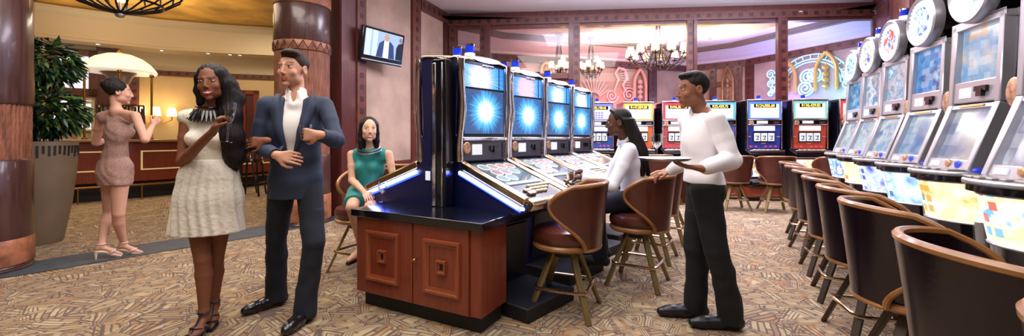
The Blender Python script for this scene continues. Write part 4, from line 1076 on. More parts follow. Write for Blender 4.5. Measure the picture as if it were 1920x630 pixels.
# ================================================================== CENTRE VIDEO SLOTS
BW = Vector((.656, .755)); BN = Vector((.755, -.656))
M['deck_blue'] = mat('deep_blue_black', '#12153c', .34, coat=.15)
M['scr_dark'] = mat('screen_bezel', '#1a1b26', .25)
M['mid_grey'] = mat('console_grey', '#4c4a57', .35, .3)
topc = [('#ffd7dc', '#6fb8ff'), ('#ffc0cc', '#5aa6ff'), ('#cfe6ff', '#4aa0ff'), ('#e0f0ff', '#58a8ff')]
def video_slot(i, lab, group):
    """front = local -Y; screen plane at y=0"""
    t = thing('video_slot_machine', lab, 'slot machine', (0, 0, 0), 0, group)
    W = .58; h = W/2
    prof = [(.13, 0), (.13, 1.83), (.1, 1.87), (.02, 1.885), (-.03, 1.86), (-.0, 1.27), (-.03, 1.24), (-.03, 1.05), (-.07, 1.03), (-.71, .80), (-.73, .77), (-.70, .735), (-.42, .64), (-.30, .58), (-.26, .12), (-.26, 0)]
    mb = MB(); mb.prism(prof, -h+.012, h-.012, 'x'); mb.build('cabinet_body', M['deck_blue'], t, bevel=.006)
    mb = MB(); mb.box((0, -.36, .05), (W-.01, .74, .1)); mb.build('base_plinth', M['black_matte'], t, bevel=.01)
    mb = MB()
    mb.prism([(-.262, .14), (-.30, .56), (-.315, .56), (-.277, .14)], -h+.06, h-.06, 'x'); mb.build('service_door', M['black_panel'], t, bevel=.006)
    mb = MB(); mb.cyl((.1, -.285, .42), (.1, -.3, .42), .012); mb.cyl((.13, -.285, .42), (.13, -.3, .42), .012); mb.build('door_lock', M['chrome'], t)
    # chrome frame sides: wobbly extrusions
    for s in (-1, 1):
        mb = MB(); x = s*(h-.02); pts = []; rs = []
        for k in range(15):
            u = k/14; z = 1.06+.8*u; pts.append((x+s*.004*math.sin(u*9), -.045+.01*math.sin(u*7+1)-.02*u, z)); rs.append(.03+.003*math.sin(u*16))
        mb.tube(pts, rs, 10); mb.tube([(x-s*.02, -.02, 1.0), (x-s*.024, -.035, 1.3), (x-s*.022, -.04, 1.84)], .012, 8); mb.build('side_chrome', M['chrome'], t)
    mb = MB(); n = 14                                          # arched crown
    def crown(u, v):
        x = -h+.0+W*u; zz = 1.845+.035*math.sin(PI*u)+.02*v
        return Vector((x, -.05-.035*math.sin(PI*v)+.17*v, zz+.02*math.sin(PI*v)))
    mb.sheet(crown, 16, 8); mb.build('crown', M['chrome_warm'], t, solid=.012)
    mb = MB(); mb.sph((0, -.082, 1.873), (.15, .018, .02), 18); mb.build('crown_light', M['lamp_white'], t)
    mb = MB(); mb.box((0, -.075, 1.82), (.13, .03, .025)); mb.build('crown_clip', M['chrome'], t, bevel=.006)
    # screens lean very slightly
    mb = MB(); mb.box((0, -.028, 1.545), (W-.09, .03, .60)); mb.build('screen_bezel', M['scr_dark'], t, bevel=.008)
    mb = MB(); mb.box((0, -.046, 1.74), (W-.13, .004, .18)); mb.box((h-.125, -.05, 1.74), (.006, .006, .18), 1)
    o = mb.build('top_screen', [burst_mat('top_burst_%d' % i, -.05+.02*i, 1.72, .26, topc[i][0], topc[i][1], '#2f7fd0', 1.5, 44, i), M['scr_dark']], t)
    mb = MB(); mb.box((0, -.046, 1.455), (W-.13, .004, .355)); o = mb.build('game_screen', burst_mat('game_burst_%d' % i, .01, 1.46, .185, '#f4fbff', '#58b9ff', ['#34507f', '#345a92', '#3a5880', '#3868a0'][i], 1.5, 44, i+3.3), t)
    mb = MB(); mb.box((0, -.04, 1.235), (W-.04, .05, .03)); mb.build('chrome_sill', M['chrome'], t, bevel=.008)
    # mid console
    mb = MB(); mb.box((0, -.04, 1.14), (W-.03, .03, .16)); con = mb.build('console', M['mid_grey'], t, bevel=.006)
    MB().box((-.1, -.057, 1.15), (.11, .004, .085)).build('message_card', M['card'], con)
    mb = MB(); mb.box((.09, -.06, 1.16), (.09, .02, .035)); mb.box((.105, -.07, 1.15), (.05, .02, .05)); mb.build('note_acceptor', M['black'], con)
    mb = MB()
    for k in range(5): mb.box((.215, -.06, 1.09+.025*k), (.035, .012, .012))
    mb.build('vent_slots', M['black'], con)
    MB().lathe([(0, 0), (.052, 0), (.055, .004), (.05, .008), (0, .009)], (-.225, -.07, 1.165), 24, R=Matrix.Rotation(PI/2, 3, 'X'), sx=.75, sy=.85).build('round_badge', M['badge'], con)
    # slanted deck
    a = Vector((0, -.07, 1.035)); b = Vector((0, -.70, .812)); d = (b-a).normalized(); up = Vector((0, d.z, -d.y)); up = up if up.z > 0 else -up
    def dk(x, s, k=0): return Vector((x, 0, 0))+a+(b-a)*s+up*k
    def slabd(mb, x0, x1, s0, s1, k0, k1, mi=0):
        mb.add([dk(x0, s0, k0), dk(x1, s0, k0), dk(x1, s1, k0), dk(x0, s1, k0), dk(x0, s0, k1), dk(x1, s0, k1), dk(x1, s1, k1), dk(x0, s1, k1)], [(0, 1, 2, 3), (4, 5, 6, 7), (0, 1, 5, 4), (1, 2, 6, 5), (2, 3, 7, 6), (3, 0, 4, 7)], mi)
    mb = MB(); slabd(mb, -h+.05, h-.05, 0, 1, -.01, .012); dkp = mb.build('deck_panel', M['scr_dark'], t, bevel=.006)
    mb = MB(); slabd(mb, -h+.085, h-.085, .06, .66, .012, .016)
    mb.build('deck_glass', mat('deck_glass_%d' % i, '#20242c', .08, emit=['#8aa0a8', '#9a9db4', '#a59ba4', '#9a93a4'][i], es=.55, var=.3, vscale=9), dkp)
    rnd = random.Random(40+i)
    for q in range(10 if i < 3 else 6):
        r_ = q//4; cx = -.15+.1*(q % 4)+(.04 if r_ % 2 else 0); ss = .17+.16*r_; R_ = .05
        if cx > .19: continue
        mb = MB(); ring = [dk(cx+R_*math.cos(A*PI/10), ss+R_/.668*math.sin(A*PI/10), .019) for A in range(20)]
        mb.tube(ring, .004, 5, closed=True); mb.add([dk(cx, ss, .018)]+[dk(cx+R_*math.cos(A*PI/10), ss+R_/.668*math.sin(A*PI/10), .018) for A in range(20)], [(0, A+1, (A+1) % 20+1) for A in range(20)], 1)
        mb.build('game_medallion', [em('medal_ring_%d_%d' % (i, q), '#f0eef0', .95), em('medal_%d_%d' % (i, q), rnd.choice(['#c98f94', '#b98f9a', '#b9a1a8', '#9ab4bd', '#c9a8a0', '#8fb0b8']), .8)], dkp)
    mb = MB(); slabd(mb, -h+.085, h-.085, .60, .655, .017, .02); mb.build('deck_strip', em('deck_strip_%d' % i, '#d5deea', .8), dkp)
    mb = MB()
    for r_ in range(3):
        for q in range(6-r_): mb = MB(); slabd(mb, -.06+.045*q-.02*r_, -.025+.045*q-.02*r_, .72+.065*r_, .755+.065*r_, .012, .03, 0); mb.build('game_button', M['button'], dkp, bevel=.004)
    mb = MB(); slabd(mb, -.16, -.09, .8, .85, .012, .03); mb.build('play_button', M['chrome_warm'], dkp, bevel=.006)
    mb = MB(); slabd(mb, -.17, -.1, .87, .93, .012, .034); mb.build('play_button', M['chrome_warm'], dkp, bevel=.006)
    mb = MB(); slabd(mb, .14, .21, .68, .705, .012, .02); mb.build('gold_strip', M['gold'], dkp)
    for s in (-1, 1):
        mb = MB(); x = s*(h-.032)
        vs = [dk(x-.03, 0, -.03), dk(x+.03, 0, -.03), dk(x+.03, 0, .02), dk(x, 0, .035), dk(x-.03, 0, .02)]+[dk(x-.03, 1.0, -.03), dk(x+.03, 1.0, -.03), dk(x+.03, 1.0, .02), dk(x, 1.0, .035), dk(x-.03, 1.0, .02)]
        mb.add(vs, [(4, 3, 2, 1, 0), (5, 6, 7, 8, 9)]+[(j, (j+1) % 5, 5+(j+1) % 5, 5+j) for j in range(5)]); mb.build('deck_rail', M['chrome_warm'], t, bevel=.006)
        mb = MB()
        for q in range(5):
            p0 = dk(s*(h+.004), .02+.19*q, -.055); p1 = dk(s*(h+.004), .19+.19*q, -.055); mb.tube([p0, p1], .014, 8)
        mb.tube([dk(s*(h+.002), .975, -.055), dk(s*(h-.03), 1.02, -.05)], .013, 8)
        mb.build('neon_strip', M['neon'], t)
        mb = MB(); mb.tube([dk(s*(h-.006), .0, -.075), dk(s*(h-.006), .98, -.075)], .01, 6); mb.build('added_glow_strip', M['neon_glow'], t)  # extra glowing strip added to throw blue light on the cabinet side
    mb = MB(); mb.prism([(-.70, .835), (-.745, .82), (-.765, .79), (-.74, .75), (-.68, .735)], -h+.03, h-.03, 'x'); mb.build('front_lip', M['chrome_warm'], t, bevel=.008)
    mb = MB(); mb.prism([(-.768, .805), (-.775, .79), (-.752, .755), (-.745, .757)], -h+.16, h-.04, 'x'); mb.build('lip_panel', M['deck_blue'], t)
    mb = MB(); mb.tube([(h-.20, -.775, .785), (h-.1, -.775, .785)], .012, 8); mb.build('lip_neon', M['neon'], t)
    return t
def beacon(c, lab, group=None):
    t = thing('signal_beacon', lab, 'signal light', c, 0, group)
    MB().lathe([(.036, 0), (.036, .035), (.03, .037)], n=20).build('base', M['white_glass'], t)
    MB().lathe([(.028, .036), (.031, .04), (.031, .085), (.028, .088)], n=20).build('lens', M['blue_glass'], t)
    MB().lathe([(.032, .087), (.032, .1), (.0, .104)], n=20).build('cap', M['chrome'], t)
    return t
A0 = Vector((-.448, 3.28)); place = ['nearest the red cabinet', 'second from the red cabinet', 'third from the red cabinet', 'farthest from the red cabinet']
for i in range(4):
    t = video_slot(i, 'chrome framed video slot machine %s, in the right facing bank' % place[i], 'centre video slots')
    c = A0+RU*.8*i+BW*.29; t.location = (c.x, c.y, 0); rz = rotz_of(BN); t.rotation_euler = (0, 0, rz)
    q = A0+RU*.8*i+BW*.21-BN*.05
    beacon((q.x, q.y, 1.895), 'blue signal beacon on the right facing slot machine %s' % place[i]).scale = (1.2, 1.2, 1.2)
LN = Vector((-.83, .557)); LWv = Vector((.557, .83)); LA = Vector((-.70, 3.29)); first = None
lplace = ['beside the wine glass', 'second back on the left side', 'third back on the left side', 'at the far end of the left side']
for i in range(4):
    if i == 0: t = video_slot(3, 'left facing slot machine whose blue neon rail runs above the wine glass', 'left facing video slots'); first = t
    else: t = dup(first, (0, 0, 0), 0, 'left facing slot machine %s, behind the first one' % lplace[i])
    if i == 3: MB().box((.279, .05, .95), (.006, .05, .07)).build('rating_plate', M['card'], first)
    c = LA+RU*.8*i+LWv*.29; t.location = (c.x, c.y, 0); t.rotation_euler = (0, 0, rotz_of(LN))
    q = LA+RU*.8*i+LWv*.35-LN*.054
    if i < 3: beacon((q.x, q.y, 1.89), 'blue signal beacon on the left facing machine %s' % ('nearest the red cabinet', 'second from the cabinet', 'third from the cabinet')[i]).scale = (1.2, 1.2, 1.2)
# black mirror post between the two banks
t = thing('end_post', 'tall mirrored post between the two banks of slot machines, above the cabinet', 'post', (-.56, 3.2, 0), -math.radians(28.3))
MB().box((0, .05, 1.28), (.14, .1, 1.12)).build('core', M['black'], t, bevel=.004)
MB().box((-.035, -.005, 1.27), (.03, .012, 1.09)).build('mirror_strip', M['chrome'], t, bevel=.003)
MB().box((.04, -.005, 1.27), (.012, .012, 1.09)).build('mirror_strip', M['chrome'], t, bevel=.003)
mb = MB()
# drink on the deck of the second machine
p = P(1070, 338, 3.42); t = thing('tumbler', 'small tumbler of amber drink on the deck of the second slot machine', 'glass', (p.x, p.y, p.z-.0))
MB().lathe([(0, 0), (.03, 0), (.036, .085), (.033, .085), (.0275, .008), (0, .008)], n=24).build('glass_wall', M['drink_glass'], t)
MB().lathe([(0, .009), (.027, .009), (.031, .055), (0, .055)], n=20).build('drink', M['whisky'], t)

# ================================================================== WHEEL-TOPPED SLOTS, RIGHT ROW
wheelc = [['#f6f7ff', '#6f8fd8', '#f2d4b4'], ['#f4f6ff', '#6fb2e8', '#e8ecff'], ['#eef6ff', '#3fa8e8', '#2f5fc0'], ['#eef2ff', '#3f63d0', '#d05a4a'], ['#fff7ea', '#e8b04a', '#4a6fd0'], ['#e6f8ff', '#4fb8d0', '#2f7fb0']]
bellyc = [['#ffe6b0', '#fff6dc', '#7fc0e8', '#d86a58', '#ffffff'], ['#fff0c8', '#ffffff', '#e8a84a', '#6aa0b8', '#ffe9a8'], ['#c8ecff', '#2f6ad0', '#ffffff', '#9fd4f4', '#e8f6ff'], ['#dfe8ff', '#3a50c8', '#ffffff', '#7fb89a', '#b8ccff'], ['#fff4d0', '#f4c87a', '#ffffff', '#d8744a', '#f8e8b8'], ['#c0e4f8', '#3f8fd8', '#ffffff', '#88c8ec', '#4868c8']]
topcol = [['#d8b8a0', '#8fb8d8', '#c8b8c8', '#e0d0c8'], ['#c9a890', '#6fa8d8', '#a8b8d0', '#d8c8c0'], ['#2f78c8', '#4f9fe0', '#1f5098', '#a8d8f8'], ['#3f88c0', '#d8c8c8', '#5fa8d8', '#f0f0f0'], ['#c8b0a8', '#4f90c0', '#f0f0f4', '#88a8c8'], ['#1f78b8', '#3fa8d8', '#0f5088', '#5fc0e8']]
M['deck_button'] = mat('bronze_button', '#8d8478', .35, .4)
def wheel_slot(i, lab):
    t = thing('wheel_slot_machine', lab, 'slot machine', (0, 0, 0), 0, 'wheel topped slot machines'); W = .5; h = W/2
    body = [(.42, 0), (.42, .9), (.34, 2.0), (.06, 2.03), (.06, 1.47), (-.12, 1.02), (-.12, .93), (-.02, .74), (.1, .70), (.14, 0)]
    mb = MB(); mb.prism(body, -h+.015, h-.015, 'x'); mb.build('cabinet_body', M['black_panel'], t, bevel=.01)
    # silver portrait frame, lower part leaning forward
    fr = [(.03, 2.04), (-.0, 1.47), (-.15, 1.03)]
    mb = MB()
    def fp(x, j, u, k=0.):
        a = Vector((0, *fr[j])); b = Vector((0, *fr[j+1])); d = (b-a).normalized(); n = Vector((0, d.z, -d.y)); n = n if n.y < 0 else -n
        p = a+(b-a)*u+n*k; return Vector((x, p.y, p.z))
    def fslab(mb, x0, x1, j, u0, u1, k0, k1, mi=0):
        vs = [fp(x, j, u, k) for k in (k0, k1) for x, u in ((x0, u0), (x1, u0), (x1, u1), (x0, u1))]
        mb.add(vs, [(3, 2, 1, 0), (4, 5, 6, 7), (0, 1, 5, 4), (1, 2, 6, 5), (2, 3, 7, 6), (3, 0, 4, 7)], mi)
    for j in (0, 1):
        for s in (-1, 1): x0, x1 = sorted((s*h, s*(h-.05))); fslab(mb, x0, x1, j, 0, 1, -.05, .02)
    fslab(mb, -h, h, 0, 0, .09, -.05, .02); fslab(mb, -h+.04, h-.04, 0, .72, .98, -.05, .012); fslab(mb, -h+.04, h-.04, 1, .0, .08, -.05, .012)
    fslab(mb, -h+.04, h-.04, 1, .84, 1.0, -.05, .012)
    mb.build('silver_frame', M['silver_paint'], t, bevel=.008)
    mb = MB(); fslab(mb, -h+.05, h-.05, 0, .08, .73, -.04, -.02); mb.build('top_screen', soft_mat('wheel_top_%d' % i, topcol[i], 7, .95, i), t)
    mb = MB(); fslab(mb, -h+.05, h-.05, 1, .07, .85, -.04, -.02); mb.build('game_screen', soft_mat('wheel_game_%d' % i, [['#8f98b8', '#c8c8d8', '#a8a0b8', '#d8dce8'], ['#8a94b8', '#b8b8c8', '#c8c0b8', '#98a4c8'], ['#4f7fc0', '#88b0d8', '#b8c8d8', '#6f98c8'], ['#5f90c8', '#e0e8f0', '#88b8e0', '#c8d8e8'], ['#78a0c8', '#e8ecf0', '#a8c0d8', '#c8d8e0'], ['#98a8b0', '#d0dce0', '#88a0a8', '#e0e8e8']][i], 5, .8, i+7), t)
    mb = MB(); x = -.02; fslab(mb, -.14, -.02, 0, .8, .92, .01, .016); mb.build('message_card', M['card'], t)
    mb = MB(); fslab(mb, .03, .14, 0, .8, .86, .01, .03); fslab(mb, .06, .11, 0, .84, .92, .01, .035); mb.build('note_acceptor', M['black'], t)
    mb = MB(); fslab(mb, -.12, .12, 1, .02, .05, .012, .018); mb.build('gold_label', M['gold'], t)
    mb = MB(); p = fp(.12, 1, .92, .014)
    mb.sph(tuple(p), (.03, .012, .03), 14); mb.build('red_button', em('blue_btn_%d' % i, '#3f58e8', .8), t)
    mb = MB(); p = fp(.02, 1, .92, .014); mb.sph(tuple(p), (.028, .012, .035), 14); mb.build('round_sticker', M['badge'], t)
    mb = MB(); fslab(mb, -.16, -.07, 1, .89, .96, .012, .02); mb.build('label_plate', M['card'], t)
    MB().lathe([(0, 0), (.06, 0), (.062, .006), (.055, .01), (0, .011)], (-h-.03, -.0, 1.5), 24, R=Matrix.Rotation(PI/2, 3, 'X'), sy=1.35).build('round_badge', M['badge'], t)
    # rounded deck
    mb = MB(); out = []
    for k in range(25):
        A = PI*k/24; out.append((-(h+.02)*math.cos(A)*1.0, -.12-.2*math.sin(A)**.7))
    out = [(-h-.0, -.06)]+out+[(h+.0, -.06)]
    mb.prism([(x, y) for x, y in out], 1.0, 1.03, 'z'); n = len(out)
    dk_ = mb.build('button_deck', M['silver_paint'], t, bevel=.01)
    mb = MB(); mb.prism([(x*.97, -.06+(y+.06)*.95) for x, y in out], .965, 1.0, 'z'); mb.build('deck_underside', M['black'], dk_)
    for k in range(5): MB().box((-.17+.062*k, -.24-.02*math.sin(k), 1.036), (.05, .07, .014)).build('game_button', M['deck_button'], dk_, bevel=.005)
    MB().box((.165, -.2, 1.036), (.08, .09, .014)).build('play_button', M['deck_button'], dk_, bevel=.005)
    mb = MB(); mb.sph((.24, -.12, 1.04), (.035, .035, .02), 12); mb.build('blue_button', em('blue_b_%d' % i, '#2f48e0', .7), dk_)
    # curved lit belly glass
    mb = MB()
    def bg(u, v): a = (u-.5)*1.9; return Vector((h*.98*math.sin(a)/math.sin(.95), -.12-.16*(math.cos(a)-math.cos(.95))/(1-math.cos(.95))+.05*(1-v), .70+.26*v))
    mb.sheet(bg, 16, 4); mb.build('belly_glass', [belly_mat('belly_%d' % i, bellyc[i], i)], t, solid=.01)
    for v_ in (0, 1): MB().tube([bg(k/14, v_)+Vector((0, -.005, 0)) for k in range(15)], .009, 6).build('belly_trim', M['silver_paint'], t)
    for s in (-1, 1):
        mb = MB(); mb.tube([(s*(h-.01), -.1, .72), (s*(h-.01), -.09, .55), (s*(h-.01), .02, .3), (s*(h-.01), .06, .05)], [.03, .028, .028, .03], 10); mb.build('curved_strut', M['silver_paint'], t)
    mb = MB(); mb.box((0, .1, .05), (W, .62, .1)); mb.build('base_plinth', M['black_matte'], t, bevel=.01)
    # wheel
    zc = 2.23; R_ = Matrix.Rotation(PI/2, 3, 'X')
    wh = thing('wheel', None, None); wh.parent = t; wh.location = (0, .0, zc)
    MB().lathe([(0, -.2), (.175, -.2), (.195, -.18), (.2, 0), (.2, .03), (0, .03)], n=48, R=R_).build('wheel_drum', M['black'], wh)
    MB().lathe([(.212, -.03), (.217, .0), (.212, .035), (.2, .045), (.172, .035), (.165, .025), (.165, -.03)], n=56, R=R_).build('silver_ring', M['silver_paint'], wh)
    m_ = wheel_face(i); MB().lathe([(0, .032), (.168, .032)], n=48, R=R_).build('wheel_face', m_, wh)
    mb = MB()
    for k in range(28): A = 2*PI*k/28; mb.sph((.155*math.cos(A), -.037, .155*math.sin(A)), .0085, 6)
    mb.build('bulb_ring', em('bulb_%d' % i, '#ffffff', 3.), wh)
    MB().box((0, .08, 2.02), (.1, .1, .06)).build('wheel_neck', M['black'], t)
    return t
def wheel_face(i):
    c = wheelc[i]; m, nt, N, L, b = newmat('wheel_face_%d' % i)
    tc = N.new('ShaderNodeTexCoord'); sp = N.new('ShaderNodeSeparateXYZ'); L.new(tc.outputs['Object'], sp.inputs[0])
    rr = math_(nt, 'SQRT', math_(nt, 'ADD', math_(nt, 'MULTIPLY', sp.outputs[0], sp.outputs[0]), math_(nt, 'MULTIPLY', sp.outputs[2], sp.outputs[2])))
    nz = N.new('ShaderNodeTexNoise'); nz.inputs['Scale'].default_value = 14+i; nz.noise_dimensions = '4D'; nz.inputs['W'].default_value = i*3.1; L.new(tc.outputs['Object'], nz.inputs[0])
    cc = ramp(nt, nz.outputs[0], [(.35, c[1]), (.48, c[0]), (.6, c[2])])
    r2 = ramp(nt, math_(nt, 'DIVIDE', rr, .168), [(0, (0, 0, 0, 1)), (.68, (0, 0, 0, 1)), (.74, (1, 1, 1, 1))])
    cc = mixc(nt, r2, cc, '#f4f7ff')
    L.new(cc, b.inputs['Emission Color']); b.inputs['Emission Strength'].default_value = 1.25; b.inputs['Base Color'].default_value = (.02, .02, .02, 1)
    return m
wl = ['at the right edge of the picture, mostly cut off', 'with cream and gold belly glass, second from the right edge', 'with pale blue belly glass, third from the right edge', 'with blue and white belly glass, fourth from the right edge', 'with cream belly glass, second from the far end', 'with light blue belly glass, at the far end']
for i in range(6):
    Z = 2.07+.745*i; X = 1.58+.538*Z; t = wheel_slot(i, 'wheel topped slot machine '+wl[i]); t.location = (X, Z, 0); t.rotation_euler = (0, 0, rotz_of(RN))
    if i >= 2:
        q = Vector((X, Z))-RN*.09; b_ = beacon((q.x, q.y, 2.435), 'blue and white beacon above the wheel of the slot machine '+('third from the right edge', 'fourth from the right edge', 'second from the far end', 'at the far end')[i-2]); b_.scale = (1.15, 1.15, 1.15)

# ================================================================== REEL SLOTS, BACK ROW
reel = [dict(px=(1096, 1150), Z=8.95, s='R82,158.65', top=['#dfe4ff', '#8f8cf0'], mid='#2a3f78', low=['#fbeaf4', '#5f6fd8', '#e84a58', '#ffffff'], w='leftmost in the back row, showing R82,158.65'),
        dict(px=(1168, 1226), Z=8.8, s='R147,059.80', top=['#fffbe6', '#e8d060'], mid='#a0502a', low=['#fff3c0', '#f0b84a', '#ffffff', '#e8e0a0'], w='with an orange reel panel, second from the left in the back row'),
        dict(px=(1241, 1301), Z=8.65, s='R446,281.05', top=['#ffe6ec', '#e84a5a'], mid='#8a4040', low=['#ffe0e4', '#e87a6a', '#ffffff', '#f0c8a0'], w='with a pink top panel, just left of the waiter'),
        dict(px=(1318, 1380), Z=8.5, s='R25,429.75', top=['#e8f6ff', '#6fc0ee'], mid='#4a4a78', low=['#c8ecff', '#6f9fe8', '#ffffff', '#dff0ff'], w='showing R25,429.75, just right of the head of the waiter'),
        dict(px=(1400, 1466), Z=8.3, s='R124,005.60', top=['#eef4ff', '#5f8ff0'], mid='#232f6e', low=['#1f6fc8', '#ffffff', '#f4a84a', '#3f98e8'], w='showing R124,005.60, with a blue reel panel'),
        dict(px=(1485, 1552), Z=8.2, s='R136,429.82', top=['#fffce8', '#8fd8d0'], mid='#8a3a2c', low=['#fff4c0', '#f4c04a', '#ffffff', '#e8a0a0'], w='showing R136,429.82, with a rust red reel panel'),
        dict(px=(1573, 1641), Z=8.1, s='R58,310.40', top=['#ffe8e0', '#f04a48'], mid='#262838', low=['#ffffff', '#a0c0f0', '#f0b0a0', '#ffe0d0'], w='with a red edged top panel, rightmost in the back row')]
def reel_slot(i, d):
    W = (d['px'][1]-d['px'][0])/F*d['Z']; h = W/2
    t = thing('reel_slot_machine', 'reel slot machine '+d['w'], 'slot machine', (0, 0, 0), 0, 'back row reel slots')
    body = [(.58, .3), (.58, 1.98), (0, 1.98), (0.02, 1.5), (.06, 1.0), (-.12, .93), (-.12, .86), (.02, .82), (.02, .46), (-.1, .4), (-.1, .3)]
    mb = MB(); mb.prism(body, -h, h, 'x'); mb.build('cabinet_body', M['black'], t, bevel=.008)
    mb = MB()
    for (x0, x1, z0, z1) in ((-h, -h+.02, 1.02, 1.98), (h-.02, h, 1.02, 1.98), (-h, h, 1.96, 1.985), (-h, h, 1.575, 1.6), (-h, h, 1.48, 1.5)): mb.box(((x0+x1)/2, -.012, (z0+z1)/2), (x1-x0, .03, z1-z0))
    mb.build('chrome_trim', M['chrome'], t, bevel=.004)
    mb = MB(); mb.box((0, -.008, 1.78), (W-.05, .012, .34)); tp = mb.build('top_glass', em('reel_top_edge_%d' % i, d['top'][1], 1.1), t)
    mb = MB(); mb.box((0, -.018, 1.765), (W-.14, .01, .27)); mb.build('top_art', em('reel_top_art_%d' % i, d['top'][0], 1.25), tp)
    mb = MB(); mb.box((0, -.026, 1.865), (W*.62, .012, .07)); db = mb.build('jackpot_display', M['led_box'], tp)
    text('jackpot_digits', d['s'], .072*(W/.68), M['led'], db, (0, -.034, 1.865), depth=.001)
    if i == 0:
        mb = MB()
        for k in range(3):
            for q in range(3): mb.box((-.06+.06*k, -.024, 1.66+.05*q), (.045, .006, .035))
        mb.build('pay_table', em('pay_sq', '#a890d8', .9), tp)
    mb = MB(); mb.box((0, -.01, 1.54), (W-.05, .012, .07)); mb.build('name_strip', M['black'], t)
    MB().box((-.05, -.02, 1.54), (W*.3, .01, .05)).build('message_card', M['card'], t)
    mb = MB(); mb.box((W*.33, -.02, 1.535), (.1, .012, .035)); mb.build('note_acceptor', M['silver'], t)
    MB().lathe([(0, 0), (.05, 0), (.045, .01), (0, .011)], (-W*.38, -.018, 1.535), 20, R=R_x).build('round_badge', M['badge'], t)
    # reel glass (leans back a little)
    yy = lambda z: .02+.04*(1.5-z)/.5-.012
    vs = [(-h+.025, yy(1.48)-.01, 1.48), (h-.025, yy(1.48)-.01, 1.48), (h-.02, yy(1.02)-.01, 1.02), (-h+.02, yy(1.02)-.01, 1.02)]
    mb = MB(); mb.add(vs+[(x, y+.02, z) for x, y, z in vs], [(0, 1, 2, 3), (7, 6, 5, 4), (0, 4, 5, 1), (1, 5, 6, 2), (2, 6, 7, 3), (3, 7, 4, 0)])
    rg = mb.build('reel_glass', mat('reel_panel_%d' % i, d['mid'], .2, emit=d['mid'], es=.7), t)
    mb = MB(); mb.box((0, yy(1.42)-.02, 1.42), (W*.58, .016, .09)); mb.build('lit_title', em('lit_title_%d' % i, '#f6f8ff', 1.9), rg)
    mb = MB(); mb.box((0, yy(1.25)-.016, 1.25), (W*.62, .012, .2)); mb.build('reel_window', M['black'], rg)
    for k in range(3):
        o = MB().box(((k-1)*W*.2, yy(1.25)-.026, 1.25), (W*.17, .012, .16)).build('reel', em('reel_%d_%d' % (i, k), '#e9edf6', .95), rg)
        mb = MB(); x = (k-1)*W*.2; y = yy(1.25)-.034
        mb.box((x, y, 1.27), (W*.1, .003, .012)); mb.box((x+.01, y, 1.24), (.014, .003, .05), R=Matrix.Rotation(.35, 3, 'Y')); mb.box((x, y, 1.205), (W*.09, .003, .012)); mb.build('reel_symbol', M['scr_dark'], o)
    for k in (0, 1, 3, 4, 5): MB().box((-W*.36+W*.14*k, yy(1.06)-.02, 1.065), (.035, .012, .025)).build('red_lamp', M['red_btn'], rg)
    pl_ = em('pay_lab_%d' % i, '#c87868', .8)
    for x_, z_, w_ in ((0, 1.125, .12), (-W*.41, 1.26, .08), (W*.41, 1.26, .08)): MB().box((x_, yy(z_)-.014, z_), (W*w_, .01, .02)).build('pay_label', pl_, rg)
    mb = MB(); mb.box((0, -.06, .975), (W-.02, .13, .045)); sh = mb.build('button_shelf', M['silver'], t, bevel=.008)
    for k in range(6): MB().box((-W*.36+W*.13*k, -.1, 1.0), (.055, .05, .02)).build('game_button', M['button'], sh, bevel=.005)
    mb = MB(); mb.box((0, .0, .64), (W-.07, .02, .34)); mb.build('belly_glass', soft_mat('reel_belly_%d' % i, d['low'], 6, 1.5, i), t)
    mb = MB()
    for (x0, x1, z0, z1) in ((-h+.01, -h+.04, .46, .83), (h-.04, h-.01, .46, .83), (-h+.01, h-.01, .81, .835), (-h+.01, h-.01, .455, .475)): mb.box(((x0+x1)/2, -.005, (z0+z1)/2), (x1-x0, .03, z1-z0))
    mb.build('belly_frame', M['chrome'], t, bevel=.004)
    if i == 4: text('belly_letters', 'BIG', .16, em('orange_letters', '#f07a28', 1.2), t, (-W*.22, -.015, .7), depth=.002)
    mb = MB(); mb.prism([(-.12, .3), (-.16, .33), (-.16, .38), (-.1, .41)], -h+.03, h-.03, 'x'); mb.build('coin_tray', M['black_panel'], t, bevel=.01)
    return t, W
R_x = Matrix.Rotation(PI/2, 3, 'X')
back = []
for i, d in enumerate(reel):
    t, W = reel_slot(i, d); x = ((d['px'][0]+d['px'][1])/2-960)/F*d['Z']
    t.location = (x, d['Z'], 0); back.append((x, d['Z'], W))
    lab = ('leftmost', 'second', 'third', 'fourth', 'fifth', 'sixth', 'rightmost')[i]
    b_ = beacon((x-.0, d['Z']+.2, 1.982), 'signal beacon on the %s reel machine of the back row' % (lab+(' from the left' if 0 < i < 6 else ''))); b_.scale = (1.2, 1.2, 1.05)
# wooden base under each
for i, (x, z, W) in enumerate(back):
    lab = ('leftmost', 'second', 'third', 'fourth', 'fifth', 'sixth', 'rightmost')[i]
    g_ = .03; t = thing('machine_base', 'wooden base cabinet under the %s back row machine' % (lab+(' from the left' if 0 < i < 6 else '')), 'base cabinet', (x, z, 0))
    MB().box((0, .22, .19), (W+g_, .66, .22)).build('body', M['wood_red'], t, bevel=.006); MB().box((0, .24, .04), (W+g_-.05, .6, .08)).build('plinth', M['black_matte'], t)
    MB().box((0, .2, .2995), (W+g_+.02, .7, .02)).build('ledge', M['black'], t, bevel=.004)
    mb = MB(); frame_mould(mb, -W*.4, W*.4, .11, .27, -.101, .03, .012); mb.build('moulding', bpy.data.materials['mould_left'], t)
